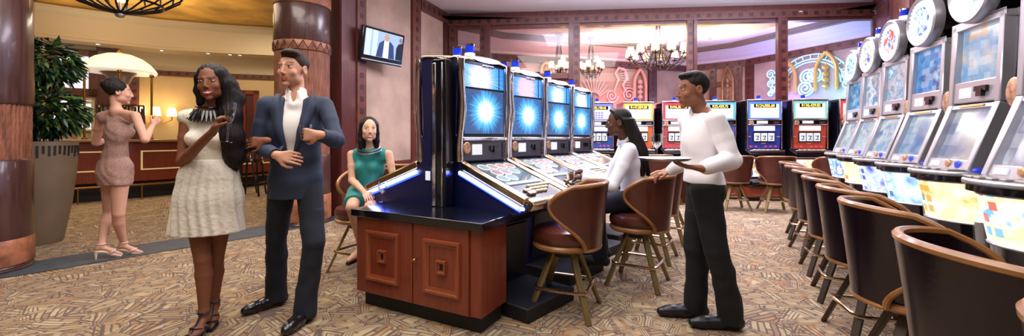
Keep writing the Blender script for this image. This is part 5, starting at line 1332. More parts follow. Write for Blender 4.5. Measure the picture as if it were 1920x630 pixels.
# ================================================================== PEOPLE
def nrm(v): v = np.array(v, float); return v/np.linalg.norm(v)
def frame(fwd, up=(0, 0, 1)):
    """rotation whose columns are the person's left, back and up axes"""
    f = nrm(fwd); u = np.array(up, float); u = nrm(u-f*(u @ f)); l = np.cross(u, f)   # left of the person
    return np.stack([l, -f, u], 1)
def skinmats(name, skin, lip, brow):
    s = mat(name+'_skin', skin, .58, var=.06, vscale=5, spec=.25); s.node_tree.nodes['Principled BSDF'].inputs['Subsurface Weight'].default_value = .06
    return [s, mat(name+'_lips', lip, .4), mat(name+'_brow', brow, .7), mat(name+'_teeth', '#f2ece4', .3)]
def hand(S, w, d, n, side, L=.185, curl=(.25, .3, .3, .35), spread=.12, thumb=.5, k=.006, bend=1.0):
    """w wrist, d direction of the fingers, n palm normal (where the palm looks), side +1 if the thumb is at cross(d,n)"""
    w = np.array(w, float); d = nrm(d); n = np.array(n, float); n = nrm(n-d*(n @ d)); a = np.cross(d, n)*side
    s = L/.185
    pc = w+d*.05*s
    for t_ in (-.6, -.2, .2, .6):
        S.cap(w+d*.008*s+a*.017*t_*s, w+d*.088*s+a*.05*t_*s, .0135*s, .0125*s, .01)
    S.cap(w-d*.015, w+d*.03*s, .021*s, .019*s, .015, (n, .75))
    S.cap(w+d*.015*s+a*.018*s+n*.004*s, w+d*.055*s+a*.034*s+n*.006*s, .015*s, .012*s, .01)
    for f, (off, ln, c) in enumerate(zip((.6, .21, -.2, -.58), (.072, .08, .075, .058), curl)):
        b = w+d*.088*s+a*.05*off*s; dd = nrm(d+a*spread*off); ang = 0; p = b; r = .0088*s
        for sg, (fr, mul) in enumerate(((.45, 1.), (.31, 1.25), (.24, .8))):
            ang += c*mul*bend; q = p+(dd*math.cos(ang)+n*math.sin(ang))*ln*fr*s; S.cap(p, q, r, r*.92, .003); p = q; r *= .92
    b = w+d*.03*s+a*.028*s; t1 = nrm(d*.62+a*.75*(1-thumb*.35)+n*thumb*.5); p1 = b+t1*.036*s; t2 = nrm(d*.85+a*.25+n*thumb*.9); p2 = p1+t2*.03*s; t3 = nrm(d*.9-a*.1+n*thumb); p3 = p2+t3*.024*s
    S.cap(b, p1, .0125*s, .0105*s, .008); S.cap(p1, p2, .0102*s, .0092*s, .003); S.cap(p2, p3, .0092*s, .008*s, .003)
def head(S, c, R, s=1., fem=False, smile=0., k=.012):
    R = np.array(R); c = np.array(c, float)
    def W(x, y, z): return c+R @ (np.array((x, y, z))*s)
    def E(x, y, z, a, b, d, k_=.012, op='u'): S.ell(W(x, y, z), np.array((a, b, d))*s, R, k_*s, op)
    fw = .94 if fem else 1.
    E(0, .014, .034, .073*fw, .088, .082); E(0, -.024, -.015, .06*fw, .06, .075, .02); E(0, -.034, -.05, .045*fw, .048, .05, .016)
    E(0, -.064, -.094, .019*fw, .016, .015, .014)
    for sx in (-1, 1):
        E(sx*.041*fw, -.008, -.06, .018, .032, .024, .02); E(sx*.04*fw, -.056, -.022, .02, .018, .02, .014)
        E(sx*.031, -.091, .012, .0175, .0145, .0115, .008, 's')
        E(sx*.031, -.065, .012, .0155, .0128, .0128, .004)
        S.cap(W(sx*.013, -.078, .031), W(sx*.046, -.066, .033), .0062*s*(.8 if fem else 1), .005*s, .01*s)
        E(sx*.0755*fw, .014, .0, .009, .02, .031, .006); E(sx*.081*fw, .012, .004, .005, .011, .018, .003, 's')
        E(sx*.0092, -.09, -.030, .007, .009, .0062, .004)
    S.cap(W(0, -.078, .024), W(0, -.097, -.024), .0072*s, .0092*s, .008*s)
    w_ = .021+.008*smile
    for z, r, y in ((-.057, .0055, -.0835), (-.0675, .0062, -.082)):
        dz = .0035*smile*(1 if z < -.06 else -.3)
        S.cap(W(-w_, y+.012, z+.006*smile), W(0, y, z-dz*.6), r*.55*s, r*s, .004*s); S.cap(W(w_, y+.012, z+.006*smile), W(0, y, z-dz*.6), r*.55*s, r*s, .004*s)
    def loc(f): return ((f-c) @ R)/s
    def lips(f): q = loc(f); return (np.abs(q[:, 0]) < w_+.001) & (np.abs(q[:, 2]+.0622-.006*smile*(q[:, 0]/w_)**2) < .0125*(1-.6*(np.abs(q[:, 0])/w_)**2)) & (q[:, 1] < -.06)
    def teeth(f): q = loc(f); return (np.abs(q[:, 0]) < w_*.74) & (np.abs(q[:, 2]+.0615-.006*smile*(q[:, 0]/w_)**2) < .0045*(1-(q[:, 0]/w_)**2)) & (q[:, 1] < -.06)
    def brow(f): q = loc(f); x = np.abs(q[:, 0]); zc = .0365+.004*np.sin(np.clip((x-.012)/.036, 0, 1)*PI); return (x > .012) & (x < .048) & (np.abs(q[:, 2]-zc) < (.0028 if fem else .0042)) & (q[:, 1] < -.05)
    p = [(lips, 1), (brow, 2)]
    if smile > .4: p.append((teeth, 3))
    return p
def eyes(root, c, R, s, org):
    R_ = Matrix([list(r) for r in R]); c = np.array(c, float)
    for sx in (-1, 1):
        mb = MB(); p = c+np.array(R) @ (np.array((sx*.031, -.0672, .0115))*s)-np.array(org)
        mb.sph(tuple(p), (.0135*s, .0125*s, .0072*s), 16, 0, R_)
        q = c+np.array(R) @ (np.array((sx*.031, -.0768, .0115))*s)-np.array(org); mb.sph(tuple(q), (.0052*s, .0032*s, .0052*s), 10, 1, R_)
        q = c+np.array(R) @ (np.array((sx*.031, -.0745, .0185))*s)-np.array(org); mb.sph(tuple(q), (.0148*s, .006*s, .002*s), 10, 1, R_)
        mb.build('eye', [M['eye_white'], M['eye_dark']], root)
M['eye_white'] = mat('eye_white', '#ece6e2', .2); M['eye_dark'] = mat('eye_dark', '#1a100c', .15)
def torso(S, J, g=0., fem=False, k=.035):
    """g inflates for clothing"""
    R = J['R']; l = R[:, 0]; b = R[:, 1]; u = R[:, 2]; s = J.get('s', 1); g = g-k*.2
    pv = (J['hipL']+J['hipR'])/2; ch = (J['shL']+J['shR'])/2
    sp = nrm(ch-pv); Rt = frame(-b, sp)
    D = np.linalg.norm(ch-pv); hw = min(.095, np.linalg.norm(J['hipL']-J['hipR'])/2); sw = np.linalg.norm(J['shL']-J['shR'])/2
    S.ell(pv+sp*.03, ((.165 if fem else .16)*s+g, .1*s+g, .12*s+g), Rt, k)
    S.ell(pv+sp*D*.38, ((.118 if fem else .142)*s+g, (.085 if fem else .1)*s+g, .15*s+g), Rt, k)
    S.ell(pv+sp*D*.70, (min(sw*.86, .165 if not fem else .145)+g, (.095 if fem else .112)*s+g, .17*s+g), Rt, k)
    S.cap(J['shL']-l*.05-sp*.025, J['shR']+l*.05-sp*.025, .05*s+g, .05*s+g, k, (b, .95))
    if fem:
        for sx in (-1, 1): S.ell(pv+sp*D*.70+l*sx*.066*s-b*.075*s, (.046*s+g, .044*s+g, .048*s+g), Rt, .03)
    for sx, h_ in ((1, J['hipL']), (-1, J['hipR'])): S.ell(pv+l*sx*.075+b*.04*s-sp*.02, (.078*s+g, .08*s+g, .088*s+g), Rt, .02)
def neck(S, J, r=.052, g=0):
    ch = (J['shL']+J['shR'])/2; R = J['R']; hb = J['head']+J['HR'] @ np.array((0, .03, -.06))*J.get('hs', 1)
    S.cap(ch+R[:, 1]*.01+R[:, 2]*.0, hb, r+g, r*.92+g, .02)
    for a in ('shL', 'shR'): S.cap(ch+R[:, 1]*.015+R[:, 2]*.045, J[a]+R[:, 2]*.01, .035+g, .03+g, .04)
def arm(S, J, sd, r=(.047, .039, .026), g=0, upto=1., k=.012):
    k = min(k, .012)
    sh, el, wr = J['sh'+sd], J['el'+sd], J['wr'+sd]
    if upto > .5:
        m = sh+(el-sh)*.45; S.cap(sh, m, r[0]+g, r[0]*.9+g, k); S.cap(m, el, r[0]*.9+g, r[1]+g, k)
        m = el+(wr-el)*.3; S.cap(el, m, r[1]+g, r[1]*1.02+g, k); e = el+(wr-el)*min(1, upto); S.cap(m, e, r[1]*1.02+g, r[2]+(1-min(1, upto))*.01+g, k)
    else: S.cap(sh, sh+(el-sh)*upto*2, r[0]+g, r[0]*.92+g, k)
def leg(S, J, sd, r=(.088, .056, .054, .034), g=0., g2=None, k=.01, foot=True, wr=0):
    k = min(k, .01)
    h, kn, an = J['hip'+sd], J['kn'+sd], J['an'+sd]; g2 = g if g2 is None else g2
    S.cap(h, kn, r[0]+g, r[1]+g, k)
    cf = kn+(an-kn)*.3+J['R'][:, 1]*.012
    S.cap(kn, cf, r[1]*.96+g, r[2]+(g+g2)/2, k); S.cap(cf, an, r[2]+(g+g2)/2, r[3]+g2, k)
def shoe(S, an, d, L=.27, w=.044, heel=.0, toe=1., g=0., h0=None):
    """solid shoe around the ankle point; heel raises the back"""
    an = np.array(an, float); d = nrm((d[0], d[1], 0)); z0 = an[2]-.078-heel if h0 is None else h0
    hl = np.array((an[0], an[1], z0))-d*.045; sd = np.array((-d[1], d[0], 0))
    S.cap((*hl[:2], z0+heel+.036), (*(hl+d*L*.45)[:2], z0+.034+heel*.5), .034+g, .036+g, .02)
    S.cap((*(hl+d*L*.42)[:2], z0+.036+heel*.4), (*(hl+d*L*.78)[:2], z0+.028), .042+g, .034+g, .02)
    S.cap((*(hl+d*L*.72)[:2], z0+.028), (*(hl+d*(L*.9)*toe)[:2], z0+.024), .036+g, .024+g, .02)
    S.cap((*hl[:2], z0+heel+.04), (an[0], an[1], an[2]+.02), .036+g, .042+g, .02)
    if heel > .02: S.cap((*hl[:2], z0+.012), (*hl[:2], z0+heel+.03), .012, .022, .01)
def collar(S, J, r=.053, f=.5, open_=True):
    ch = (J['shL']+J['shR'])/2; R = J['R']; u = R[:, 2]; b = R[:, 1]; l = R[:, 0]
    hb = J['head']+J['HR'] @ np.array((0, .03, -.06))*J.get('hs', 1); a = ch+b*.01; d = hb-a
    for x in ('shL', 'shR'): S.cap(ch+b*.015+u*.035, J[x]-(J[x]-ch)*.25+u*.008, .045, .038, .02)
    S.cap(a+d*.0, a+d*f, r+.02, r+.011, .012); S.cap(a+d*(f-.02), a+d*1.3, r+.003, r+.003, .003, op='s')
    if open_:
        q = a+d*f-b*(r+.012); S.cap(q+u*.05, q-u*.075-b*.006, .042, .006, .006, op='s')
        for sx in (-1, 1): S.cap(q+l*sx*.026+b*.012-u*.002, q+l*sx*.045-u*.055+b*.006, .011, .007, .008)
def bounds(J, pad=.14):
    l = J['R'][:, 0]; pv = (J['hipL']+J['hipR'])/2; J['hipL'] = pv+l*.088; J['hipR'] = pv-l*.088
    p = np.array([v for k, v in J.items() if isinstance(v, np.ndarray) and v.shape == (3,)]); lo = p.min(0)-pad; hi = p.max(0)+pad
    lo[2] = max(lo[2], -.005) if lo[2] > -.2 else -.005; return lo, hi
def joints(**kw):
    J = {}
    for k, v in kw.items(): J[k] = np.array(P(*v)) if isinstance(v, tuple) and len(v) == 3 else v
    return J
H_ = .0045
def hair_mat(n, c): return mat(n, c, .6, spec=.25, var=.35, vscale=10, bump=.5, bscale=90, stretch=(1, 1, .12))
def fabric(n, c, **k): 
    a = dict(rough=.8, var=.08, vscale=4, bump=.15, bscale=120, sheen=.15); a.update(k); return mat(n, c, **a)
from mathutils.bvhtree import BVHTree
def surf(o):
    me = o.data; return BVHTree.FromPolygons([v.co for v in me.vertices], [tuple(p.vertices) for p in me.polygons])
def drop(bv, q, b, off):
    """lay point q on the front of a garment, looking along the back axis b"""
    d = Vector(b); h = bv.ray_cast(q-d*.4, d)[0]
    return (h if h is not None and (h-q).dot(d) < .12 else q)-d*off

# ---------------------------------------------------------------- man in the suit
def man_suit():
    J = joints(head=(549, 131, 2.92), shL=(610, 198, 2.97), shR=(499, 197, 2.88), elL=(632, 264, 2.86), wrL=(601, 253, 2.70), elR=(482, 274, 2.86), wrR=(518, 291, 2.68),
               hipL=(585, 342, 2.98), hipR=(525, 342, 3.0), knL=(588, 455, 2.86), knR=(518, 450, 3.04), anL=(573, 575, 2.86), anR=(518, 556, 3.13))
    J['anL'][2] = .088; J['anR'][2] = .088
    J['R'] = frame((.22, -1, 0)); J['HR'] = frame((-.16, -.98, -.04), (.05, 0, 1)); J['hs'] = 1.1
    org = (float((J['anL'][0]+J['anR'][0])/2), 2.98, 0)
    t = thing('person', 'man in dark blue suit and open white shirt, one hand holding a glass', 'person', org)
    lo, hi = bounds(J)
    S = SDF(lo, hi, H_); torso(S, J); neck(S, J, .056); arm(S, J, 'L'); arm(S, J, 'R'); leg(S, J, 'L'); leg(S, J, 'R')
    p = head(S, J['head'], J['HR'], 1.1, smile=.3)
    hand(S, J['wrL'], (-1, -.12, .03), (.1, 1, .0), 1, .19, (.75, .7, .7, .75), .1, .8)
    hand(S, J['wrR'], (1, -.1, -.12), (0, .9, -.25), -1, .19, (.25, .3, .35, .4), .12, .4)
    S.mesh('body', skinmats('suit_man', '#c9957c', '#a8604f', '#3a281e'), t, p, org)
    eyes(t, J['head'], J['HR'], 1.1, org)
    c, R, s = J['head'], J['HR'], 1.1; W = lambda x, y, z: c+R @ (np.array((x, y, z))*s)
    S = SDF(c-.18, c+.2, .004); S.ell(W(0, .024, .045), np.array((.08, .09, .084))*s, R, .01); S.ell(W(0, -.01, .098), np.array((.06, .07, .03))*s, R, .02); S.ell(W(.02, -.05, .102), np.array((.045, .035, .022))*s, R, .02)
    S.ell(W(0, -.12, -.0), np.array((.09, .09, .085))*s, R, .01, 's'); S.half(W(0, .05, -.045), R @ np.array((0, -.5, -1)), .01)
    for sx in (-1, 1): S.ell(W(sx*.085, -.02, -.03), np.array((.03, .04, .05))*s, R, .01, 's')
    S.mesh('hair', hair_mat('hair_brown', '#2e1f18'), t, None, org)
    # shirt
    l, b, u = J['R'].T; ch = (J['shL']+J['shR'])/2
    S = SDF(lo, hi, H_); torso(S, J, .008); collar(S, J, .056)
    S.cap(ch+u*.05-b*.085, ch-u*.06-b*.125, .042, .012, .008, op='s')
    S.half(J['hipL']+u*.02, -u); S.mesh('shirt', fabric('white_shirt', '#e9e6e2'), t, None, org)
    # jacket
    S = SDF(lo, hi, H_); torso(S, J, .03)
    pv = (J['hipL']+J['hipR'])/2
    S.chain([pv+u*.3, pv+u*.12, pv-u*.02, pv-u*.095], [.152, .156, .165, .172], .02, (b, .8))
    for sd in 'LR': arm(S, J, sd, (.053, .046, .038), .005, .93, .03)
    S.cap(J['shL']-l*.02+u*.015, J['shR']+l*.02+u*.015, .046, .046, .02)
    S.ell(ch+u*.11-b*.01, (.07, .07, .11), J['R'], .02, 's')
    V = pv+u*.19-b*.12
    for k in range(30):
        f = k/29; c_ = V+(ch+u*.09-b*.07-V)*f; S.ell(c_-b*.04, (.014+.072*f, .1, .05), J['R'], .006, 's')
    S.cap(pv+u*.13-b*.2, pv-u*.13-b*.2, .004, .04, .006, op='s')
    S.half(pv-u*.105, -u, .004); S.wrinkle(.0022, 26)
    for sd in 'LR':
        d_ = nrm(J['wr'+sd]-J['el'+sd]); e_ = J['wr'+sd]-d_*.012; S.cap(e_+d_*.005, e_+d_*.09, .036, .05, .002, op='s')
    J_ = S.mesh('suit_jacket', fabric('navy_suit', '#232f47', rough=.75, sheen=.02), t, None, org)
    mb = MB()
    bv = surf(J_)
    for sx in (-1, 1):     # lapels
        vs = []; n = 12
        for col_ in (0, .5, 1.):
            for k in range(n+1):
                f = k/n; c_ = V+(ch+u*.075-V)*f; w0 = .02+.072*f; w1 = w0+.004+.062*math.sin(PI*min(1., f*1.02)*.62)*(1 if f < .86 else .55)
                q = Vector(c_+l*sx*(w0+(w1-w0)*col_)+u*(.0))-Vector(org)
                vs.append(drop(bv, q, b, .007))
        o_ = len(mb.v); mb.add(vs, [(j*(n+1)+i, j*(n+1)+i+1, (j+1)*(n+1)+i+1, (j+1)*(n+1)+i) for j in range(2) for i in range(n)])
    mb.build('lapels', bpy.data.materials['navy_suit'], t, solid=.008)
    mb = MB(); q = drop(bv, Vector(V-u*.03)-Vector(org), b, .002); mb.sph(q, .009, 10); mb.build('jacket_button', M['black'], t)
    # trousers
    S = SDF(lo, hi, H_); torso(S, J, .014); S.half(pv+u*.1, u)
    for sd in 'LR':
        leg(S, J, sd, (.082, .06, .058, .053), .01, .014, .04)
        S.cap(J['an'+sd]+u*.12, J['an'+sd]-u*.03-J['R'][:, 1]*.01, .064, .07, .02)
    S.half(np.array((0, 0, .035)), (0, 0, -1)); S.wrinkle(.004, 22, hi=np.array((9, 9, .75))); S.mesh('trousers', fabric('navy_trousers', '#131926', rough=.85, sheen=.02), t, None, org)
    for sd, d in (('L', (-.1, -1)), ('R', (-.55, -.85))):
        S = SDF(J['an'+sd]-.3, J['an'+sd]+.3, .004); shoe(S, J['an'+sd], d, .29, g=.004); S.half((0, 0, .002), (0, 0, -1)); S.mesh('shoe', mat('black_leather_shoe', '#15151c', .22, coat=.5), t, None, org)
    return J, t
JM, man = man_suit()
def tumbler(c, lab, r=.04, h=.09):
    t = thing('whisky_glass', lab, 'glass', c)
    MB().lathe([(0, 0), (r*.85, 0), (r, h), (r-.003, h), (r*.85-.003, .01), (0, .01)], n=28).build('glass_wall', M['drink_glass'], t)
    MB().lathe([(0, .011), (r*.84-.003, .011), (r*.9-.003, h*.45), (0, h*.45)], n=24).build('drink', M['whisky'], t)
w = JM['wrL']+nrm((-1, -.12, .03))*.10; tumbler((w[0], w[1]+.035, w[2]-.035), 'short whisky glass held by the man in the suit', .04, .1)

# ---------------------------------------------------------------- woman in the white dress
def woman_white():
    J = joints(head=(397, 157, 2.68), shL=(433, 222, 2.74), shR=(350, 222, 2.66), elL=(462, 285, 2.92), wrL=(499, 264, 2.75), elR=(342, 303, 2.62), wrR=(400, 246, 2.44),
               hipL=(418, 348, 2.72), hipR=(366, 350, 2.70), knL=(404, 486, 2.78), knR=(380, 486, 2.66), anL=(402, 590, 2.84), anR=(382, 598, 2.66))
    J['anL'][2] = .145; J['anR'][2] = .145
    J['R'] = frame((.3, -1, 0)); J['HR'] = frame((.24, -.97, -.02), (-.1, 0, 1)); J['hs'] = 1.02; J['s'] = .92
    org = (float(J['anR'][0]), 2.7, 0)
    t = thing('person', 'smiling woman in short white dress with long dark hair, holding a flute', 'person', org)
    lo, hi = bounds(J); fm = dict(r=(.038, .031, .021))
    S = SDF(lo, hi, H_); torso(S, J, 0, True); neck(S, J, .044); arm(S, J, 'L', **fm); arm(S, J, 'R', **fm); lr = (.077, .047, .047, .026); leg(S, J, 'L', lr); leg(S, J, 'R', lr)
    p = head(S, J['head'], J['HR'], 1.02, True, 1.)
    for sd, d in (('L', (.45, -.9)), ('R', (.1, -1))):
        a = J['an'+sd]; d = nrm((*d, 0)); S.cap(a-d*.02-np.array((0, 0, .03)), a+d*.075-np.array((0, 0, .085)), .028, .022, .02, ); S.cap(a+d*.07-np.array((0, 0, .085)), a+d*.15-np.array((0, 0, .117)), .03, .014, .02, (np.cross(d, (0, 0, 1)), 1.4)); S.cap(a, a-d*.025-np.array((0, 0, .045)), .027, .024, .02)
    hand(S, J['wrR'], (.45, -.05, .85), (.9, .35, -.2), -1, .175, (.75, .75, .75, .8), .1, .8)
    hand(S, J['wrL'], (-1, -.08, -.12), (0, .9, -.3), 1, .17, (.15, .2, .2, .3), .15, .3)
    S.mesh('body', skinmats('white_woman', '#7d4f38', '#a8323c', '#1a100c'), t, p, org)
    eyes(t, J['head'], J['HR'], 1.02, org)
    c, R, s = J['head'], J['HR'], 1.02; W = lambda x, y, z: c+R @ (np.array((x, y, z))*s)
    l, b, u = J['R'].T; ch = (J['shL']+J['shR'])/2
    S = SDF(lo, hi, H_)
    S.ell(W(0, .03, .045), np.array((.085, .092, .088))*s, R, .01); S.ell(W(0, .05, -.03), np.array((.085, .06, .1))*s, R, .03)
    S.ell(W(0, -.115, -.02), np.array((.066, .09, .098))*s, R, .008, 's')
    q = W(.075, .04, -.04); dn = np.array((0, 0, -1.))
    S.chain([W(.06, .0, .06), W(.085, .02, -.02), W(.1, .03, -.1), J['shL']+u*.02+l*.01-b*.04, J['shL']-u*.12+l*.02-b*.05, J['shL']-u*.25+l*.03-b*.03, J['shL']-u*.36+l*.01], [.03, .045, .055, .06, .065, .055, .02], .04)
    S.chain([W(.05, .06, -.0), W(.05, .07, -.12), J['shL']-l*.03+b*.07, J['shL']-u*.2+b*.1, J['shL']-u*.34+b*.08], [.06, .07, .07, .06, .02], .04)
    S.chain([W(-.07, .01, .04), W(-.078, .02, -.04), W(-.075, .03, -.11), W(-.06, .05, -.16)], [.022, .026, .024, .014], .03)
    hi2 = hi; sl, X, Y, Z = S.grid(S.lo, S.lo+S.h*S.n, 0); S.d[sl] += (.0028*np.sin(X*230+2*np.sin(Z*14))*np.sin(Y*190+Z*9)).astype(np.float32)
    S.mesh('hair', hair_mat('hair_black', '#140d10'), t, None, org)
    pv = (J['hipL']+J['hipR'])/2
    S = SDF(lo, hi, H_); torso(S, J, .012, True)
    for sd in 'LR': S.cap(J['sh'+sd]-l*(.03 if sd == 'L' else -.03)+u*.01, J['sh'+sd]+u*.005, .052, .05, .03)
    wz = pv+u*.17
    S.ell(ch+u*.11-b*.03, (.082, .1, .085), J['R'], .015, 's')
    S.half(wz-u*.02, -u)
    S.mesh('dress_bodice', fabric('white_dress', '#dcd6c6', bump=.6, bscale=45), t, None, org)
    S = SDF(lo, hi, H_)
    hz = CH-(436-HY)/F*2.7
    S.chain([wz, pv+u*.06, pv-u*.08, np.array((pv[0]-.01, pv[1], hz-.03))], [.118, .165, .188, .212], .02, (b, .74))
    sl, X, Y, Z = S.grid(S.lo, S.lo+S.h*S.n, 0); an = np.arctan2(Y-pv[1], X-pv[0]); S.d[sl] += (.006*np.sin(an*17+2*np.sin(Z*9))*np.clip((wz[2]-Z)/.3, 0, 1)).astype(np.float32)
    S.half(np.array((0, 0, hz)), (0, 0, -1), .004); S.half(wz+u*.005, u)
    inn = np.array((pv[0]-.01, pv[1], hz-.03)); S.cap(inn-u*.1, inn+u*.1, .197, .18, .004, (b, .7), 's')
    S.mesh('dress_skirt', bpy.data.materials['white_dress'], t, None, org)
    mb = MB(); cpt = lambda a_, r_, z_: Vector(ch+l*math.sin(a_)*r_-b*math.cos(a_)*r_*1.0+u*z_)-Vector(org)
    for k in range(13):
        a_ = -1.25+2.5*k/12; mb.add([], []); p0 = cpt(a_, .07, .06-.02*math.cos(a_)); p1 = cpt(a_, .115, .015-.045*math.cos(a_)); mb.tube([p0, (p0+p1)/2, p1], [.011, .012, .003], 6)
    mb.tube([cpt(-2+4*k/16, .066, .075-.01*math.cos(-2+4*k/16)) for k in range(17)], .008, 8); mb.build('necklace', M['black'], t)
    mb = MB(); q = W(-.079, .01, -.045); mb.torus(tuple(q-np.array(org)), .02, .0025, 20, 6, Matrix.Rotation(PI/2, 3, 'Y')); mb.build('earring', M['silver'], t)
    for sd, d in (('L', (.45, -.9)), ('R', (.1, -1))):
        a = J['an'+sd]; d = nrm((*d, 0)); o3 = Vector(org); mb = MB(); sdv = np.cross(d, (0, 0, 1))
        pts = [a-d*.035+np.array((0, 0, -.1)), a-d*.0+np.array((0, 0, -.098)), a+d*.05+np.array((0, 0, -.118)), a+d*.09+np.array((0, 0, -.134)), a+d*.165+np.array((0, 0, -.136))]
        vs = []
        for q, w_ in zip(pts, (.024, .026, .03, .038, .02)):
            for sg in (-1, 1):
                for dz in (0, .009): vs.append(Vector(q+sdv*w_*sg+np.array((0, 0, dz)))-o3)
        fs = []
        for i in range(4):
            k = i*4; fs += [(k, k+4, k+6, k+2), (k+1, k+3, k+7, k+5), (k, k+1, k+5, k+4), (k+2, k+6, k+7, k+3)]
        fs += [(0, 2, 3, 1), (16, 17, 19, 18)]; mb.add(vs, fs)
        hq = a-d*.035; mb.tube([Vector((hq[0], hq[1], .002))-o3, Vector(hq+np.array((0, 0, -.09)))-o3], [.006, .018], 8)
        for off, dz, rr in ((-.0, .0, .033), (.07, -.075, .034), (.11, -.1, .036)): mb.torus(tuple(a+d*off+np.array((0, 0, dz))-np.array(org)), rr, .005, 20, 6, Matrix.Rotation(.5 if off else 0, 3, Vector(sdv)))
        mb.tube([Vector(a+d*.03+np.array((0, 0, .0)))-o3, Vector(a+d*.075+np.array((0, 0, -.05)))-o3, Vector(a+d*.12+np.array((0, 0, -.085)))-o3], .005, 6)
        mb.build('sandal', mat('dark_blue_sandal', '#1c1a30', .3), t)
    return J, t
JW, wom = woman_white()
w = JW['wrR']+nrm((.45, -.05, .85))*.075; 
t = thing('champagne_flute', 'champagne flute held by the woman in the white dress', 'glass', (w[0]+.045, w[1]+.0, w[2]-.13), 0); t.rotation_euler = (0, .12, 0)
MB().lathe([(0, 0), (.03, .001), (.03, .004), (.005, .01), (.004, .09), (.014, .11), (.024, .15), (.027, .2), (.025, .235), (.0235, .235), (.0255, .2), (.0225, .151), (.012, .112), (0, .105)], n=26).build('bowl', M['drink_glass'], t)
MB().lathe([(0, .107), (.011, .113), (.0215, .151), (.0245, .19), (0, .19)], n=22).build('wine', M['wine'], t)

# ---------------------------------------------------------------- woman in the sequin dress, from behind
def woman_sequin():
    J = joints(head=(224, 174, 4.3), shL=(190, 218, 4.33), shR=(254, 217, 4.25), elR=(272, 262, 4.2), wrR=(286, 236, 4.45), elL=(180, 268, 4.4), wrL=(200, 262, 4.58),
               hipL=(198, 318, 4.35), hipR=(234, 318, 4.33), knL=(206, 398, 4.42), knR=(222, 400, 4.32), anL=(190, 466, 4.3), anR=(232, 462, 4.46))
    J['anL'][2] = .16; J['anR'][2] = .135
    J['R'] = frame((.35, 1, 0)); J['HR'] = frame((.75, .75, -.03)); J['hs'] = 1.05; J['s'] = .95
    org = (float(J['hipL'][0]), 4.35, 0)
    t = thing('person', 'woman seen from behind in a short one shouldered sequin dress, dark hair up', 'person', org)
    lo, hi = bounds(J); fm = dict(r=(.042, .034, .022)); S = SDF(lo, hi, .005); torso(S, J, 0, True); neck(S, J, .045); arm(S, J, 'L', **fm); arm(S, J, 'R', **fm); lr = (.085, .053, .05, .029); leg(S, J, 'L', lr); leg(S, J, 'R', lr)
    p = head(S, J['head'], J['HR'], 1.05, True)
    for sd, d in (('L', (.1, -.3)), ('R', (.75, -.6))):
        a = J['an'+sd]; d = nrm((*( (.9, .35) if sd == 'R' else (.6, .6)), 0)); S.cap(a-d*.01-np.array((0, 0, .03)), a+d*.08-np.array((0, 0, .085)), .027, .022, .02); S.cap(a+d*.075-np.array((0, 0, .088)), a+d*.15-np.array((0, 0, .12 if sd == 'R' else .135)), .028, .015, .02); S.cap(a, a-d*.028-np.array((0, 0, .045)), .027, .024, .02)
    hand(S, J['wrR'], (.2, .5, .8), (-.9, .3, .2), 1, .17, (.5, .5, .5, .55)); hand(S, J['wrL'], (.8, .5, .1), (0, .3, -1), 1, .17, (.4, .4, .4, .4))
    S.mesh('body', skinmats('sequin_woman', '#c99a84', '#a8504c', '#241714'), t, p, org)
    c, R, s = J['head'], J['HR'], 1.05; W = lambda x, y, z: c+R @ (np.array((x, y, z))*s)
    S = SDF(c-.22, c+.24, .005); S.ell(W(0, .028, .045), np.array((.083, .09, .085))*s, R, .01); S.ell(W(0, .085, .07), np.array((.06, .055, .05))*s, R, .02); S.ell(W(.0, .05, .115), np.array((.06, .055, .035))*s, R, .02)
    S.ell(W(0, -.12, -.01), np.array((.08, .09, .09))*s, R, .01, 's'); S.half(W(0, .06, -.05), R @ np.array((0, -.6, -1)), .01); S.wrinkle(.002, 80)
    S.mesh('hair', hair_mat('hair_dark_up', '#1d1418'), t, None, org)
    l, b, u = J['R'].T; pv = (J['hipL']+J['hipR'])/2; ch = (J['shL']+J['shR'])/2; hz = CH-(346-HY)/F*4.35
    S = SDF(lo, hi, .005); torso(S, J, .012, True); S.cap(J['shL']-l*.05, J['shL']-l*.02, .05, .046, .02)
    for sd in 'LR': S.cap(J['hip'+sd]+u*.03, J['hip'+sd]+(J['kn'+sd]-J['hip'+sd])*.25, .104, .1, .02)
    S.chain([pv+u*.12, pv-u*.04, np.array((pv[0], pv[1], hz))], [.13, .165, .155], .02, (b, .8)); S.half(np.array((0, 0, hz)), (0, 0, -1), .004)
    S.half(J['shR']-u*.1, nrm(-l*.55+u*.8), .01); S.wrinkle(.003, 40)
    m_ = mat('sequin_dress', '#c9a396', .28, .45, var=.5, vscale=160, bump=1., bscale=240); S.mesh('sequin_dress', m_, t, None, org)
    for sd in 'LR':
        a = J['an'+sd]; d = nrm((*((.9, .35) if sd == 'R' else (.6, .6)), 0)); o3 = Vector(org); mb = MB(); sdv = np.cross(d, (0, 0, 1)); hq = a-d*.04
        zt = a[2]-.135
        mb.tube([Vector((hq[0], hq[1], .002))-o3, Vector((hq[0], hq[1], a[2]-.06))-o3], [.005, .018], 8)
        mb.tube([Vector(hq+np.array((0, 0, -.07)))-o3, Vector(a+d*.03+np.array((0, 0, -.085)))-o3, Vector(a+d*.085+np.array((0, 0, -.118)))-o3, Vector((*(a+d*.15)[:2], .008))-o3], [.02, .02, .026, .016], 8)
        mb.torus(tuple(a+np.array((0, 0, .0))-np.array(org)), .034, .006, 18, 6); mb.torus(tuple(a+d*.08-np.array((0, 0, .09))-np.array(org)), .032, .007, 18, 6, Matrix.Rotation(.6, 3, Vector(sdv)))
        mb.build('sandal', mat('nude_sandal', '#d8bfa8', .3), t)
    return t
woman_sequin()

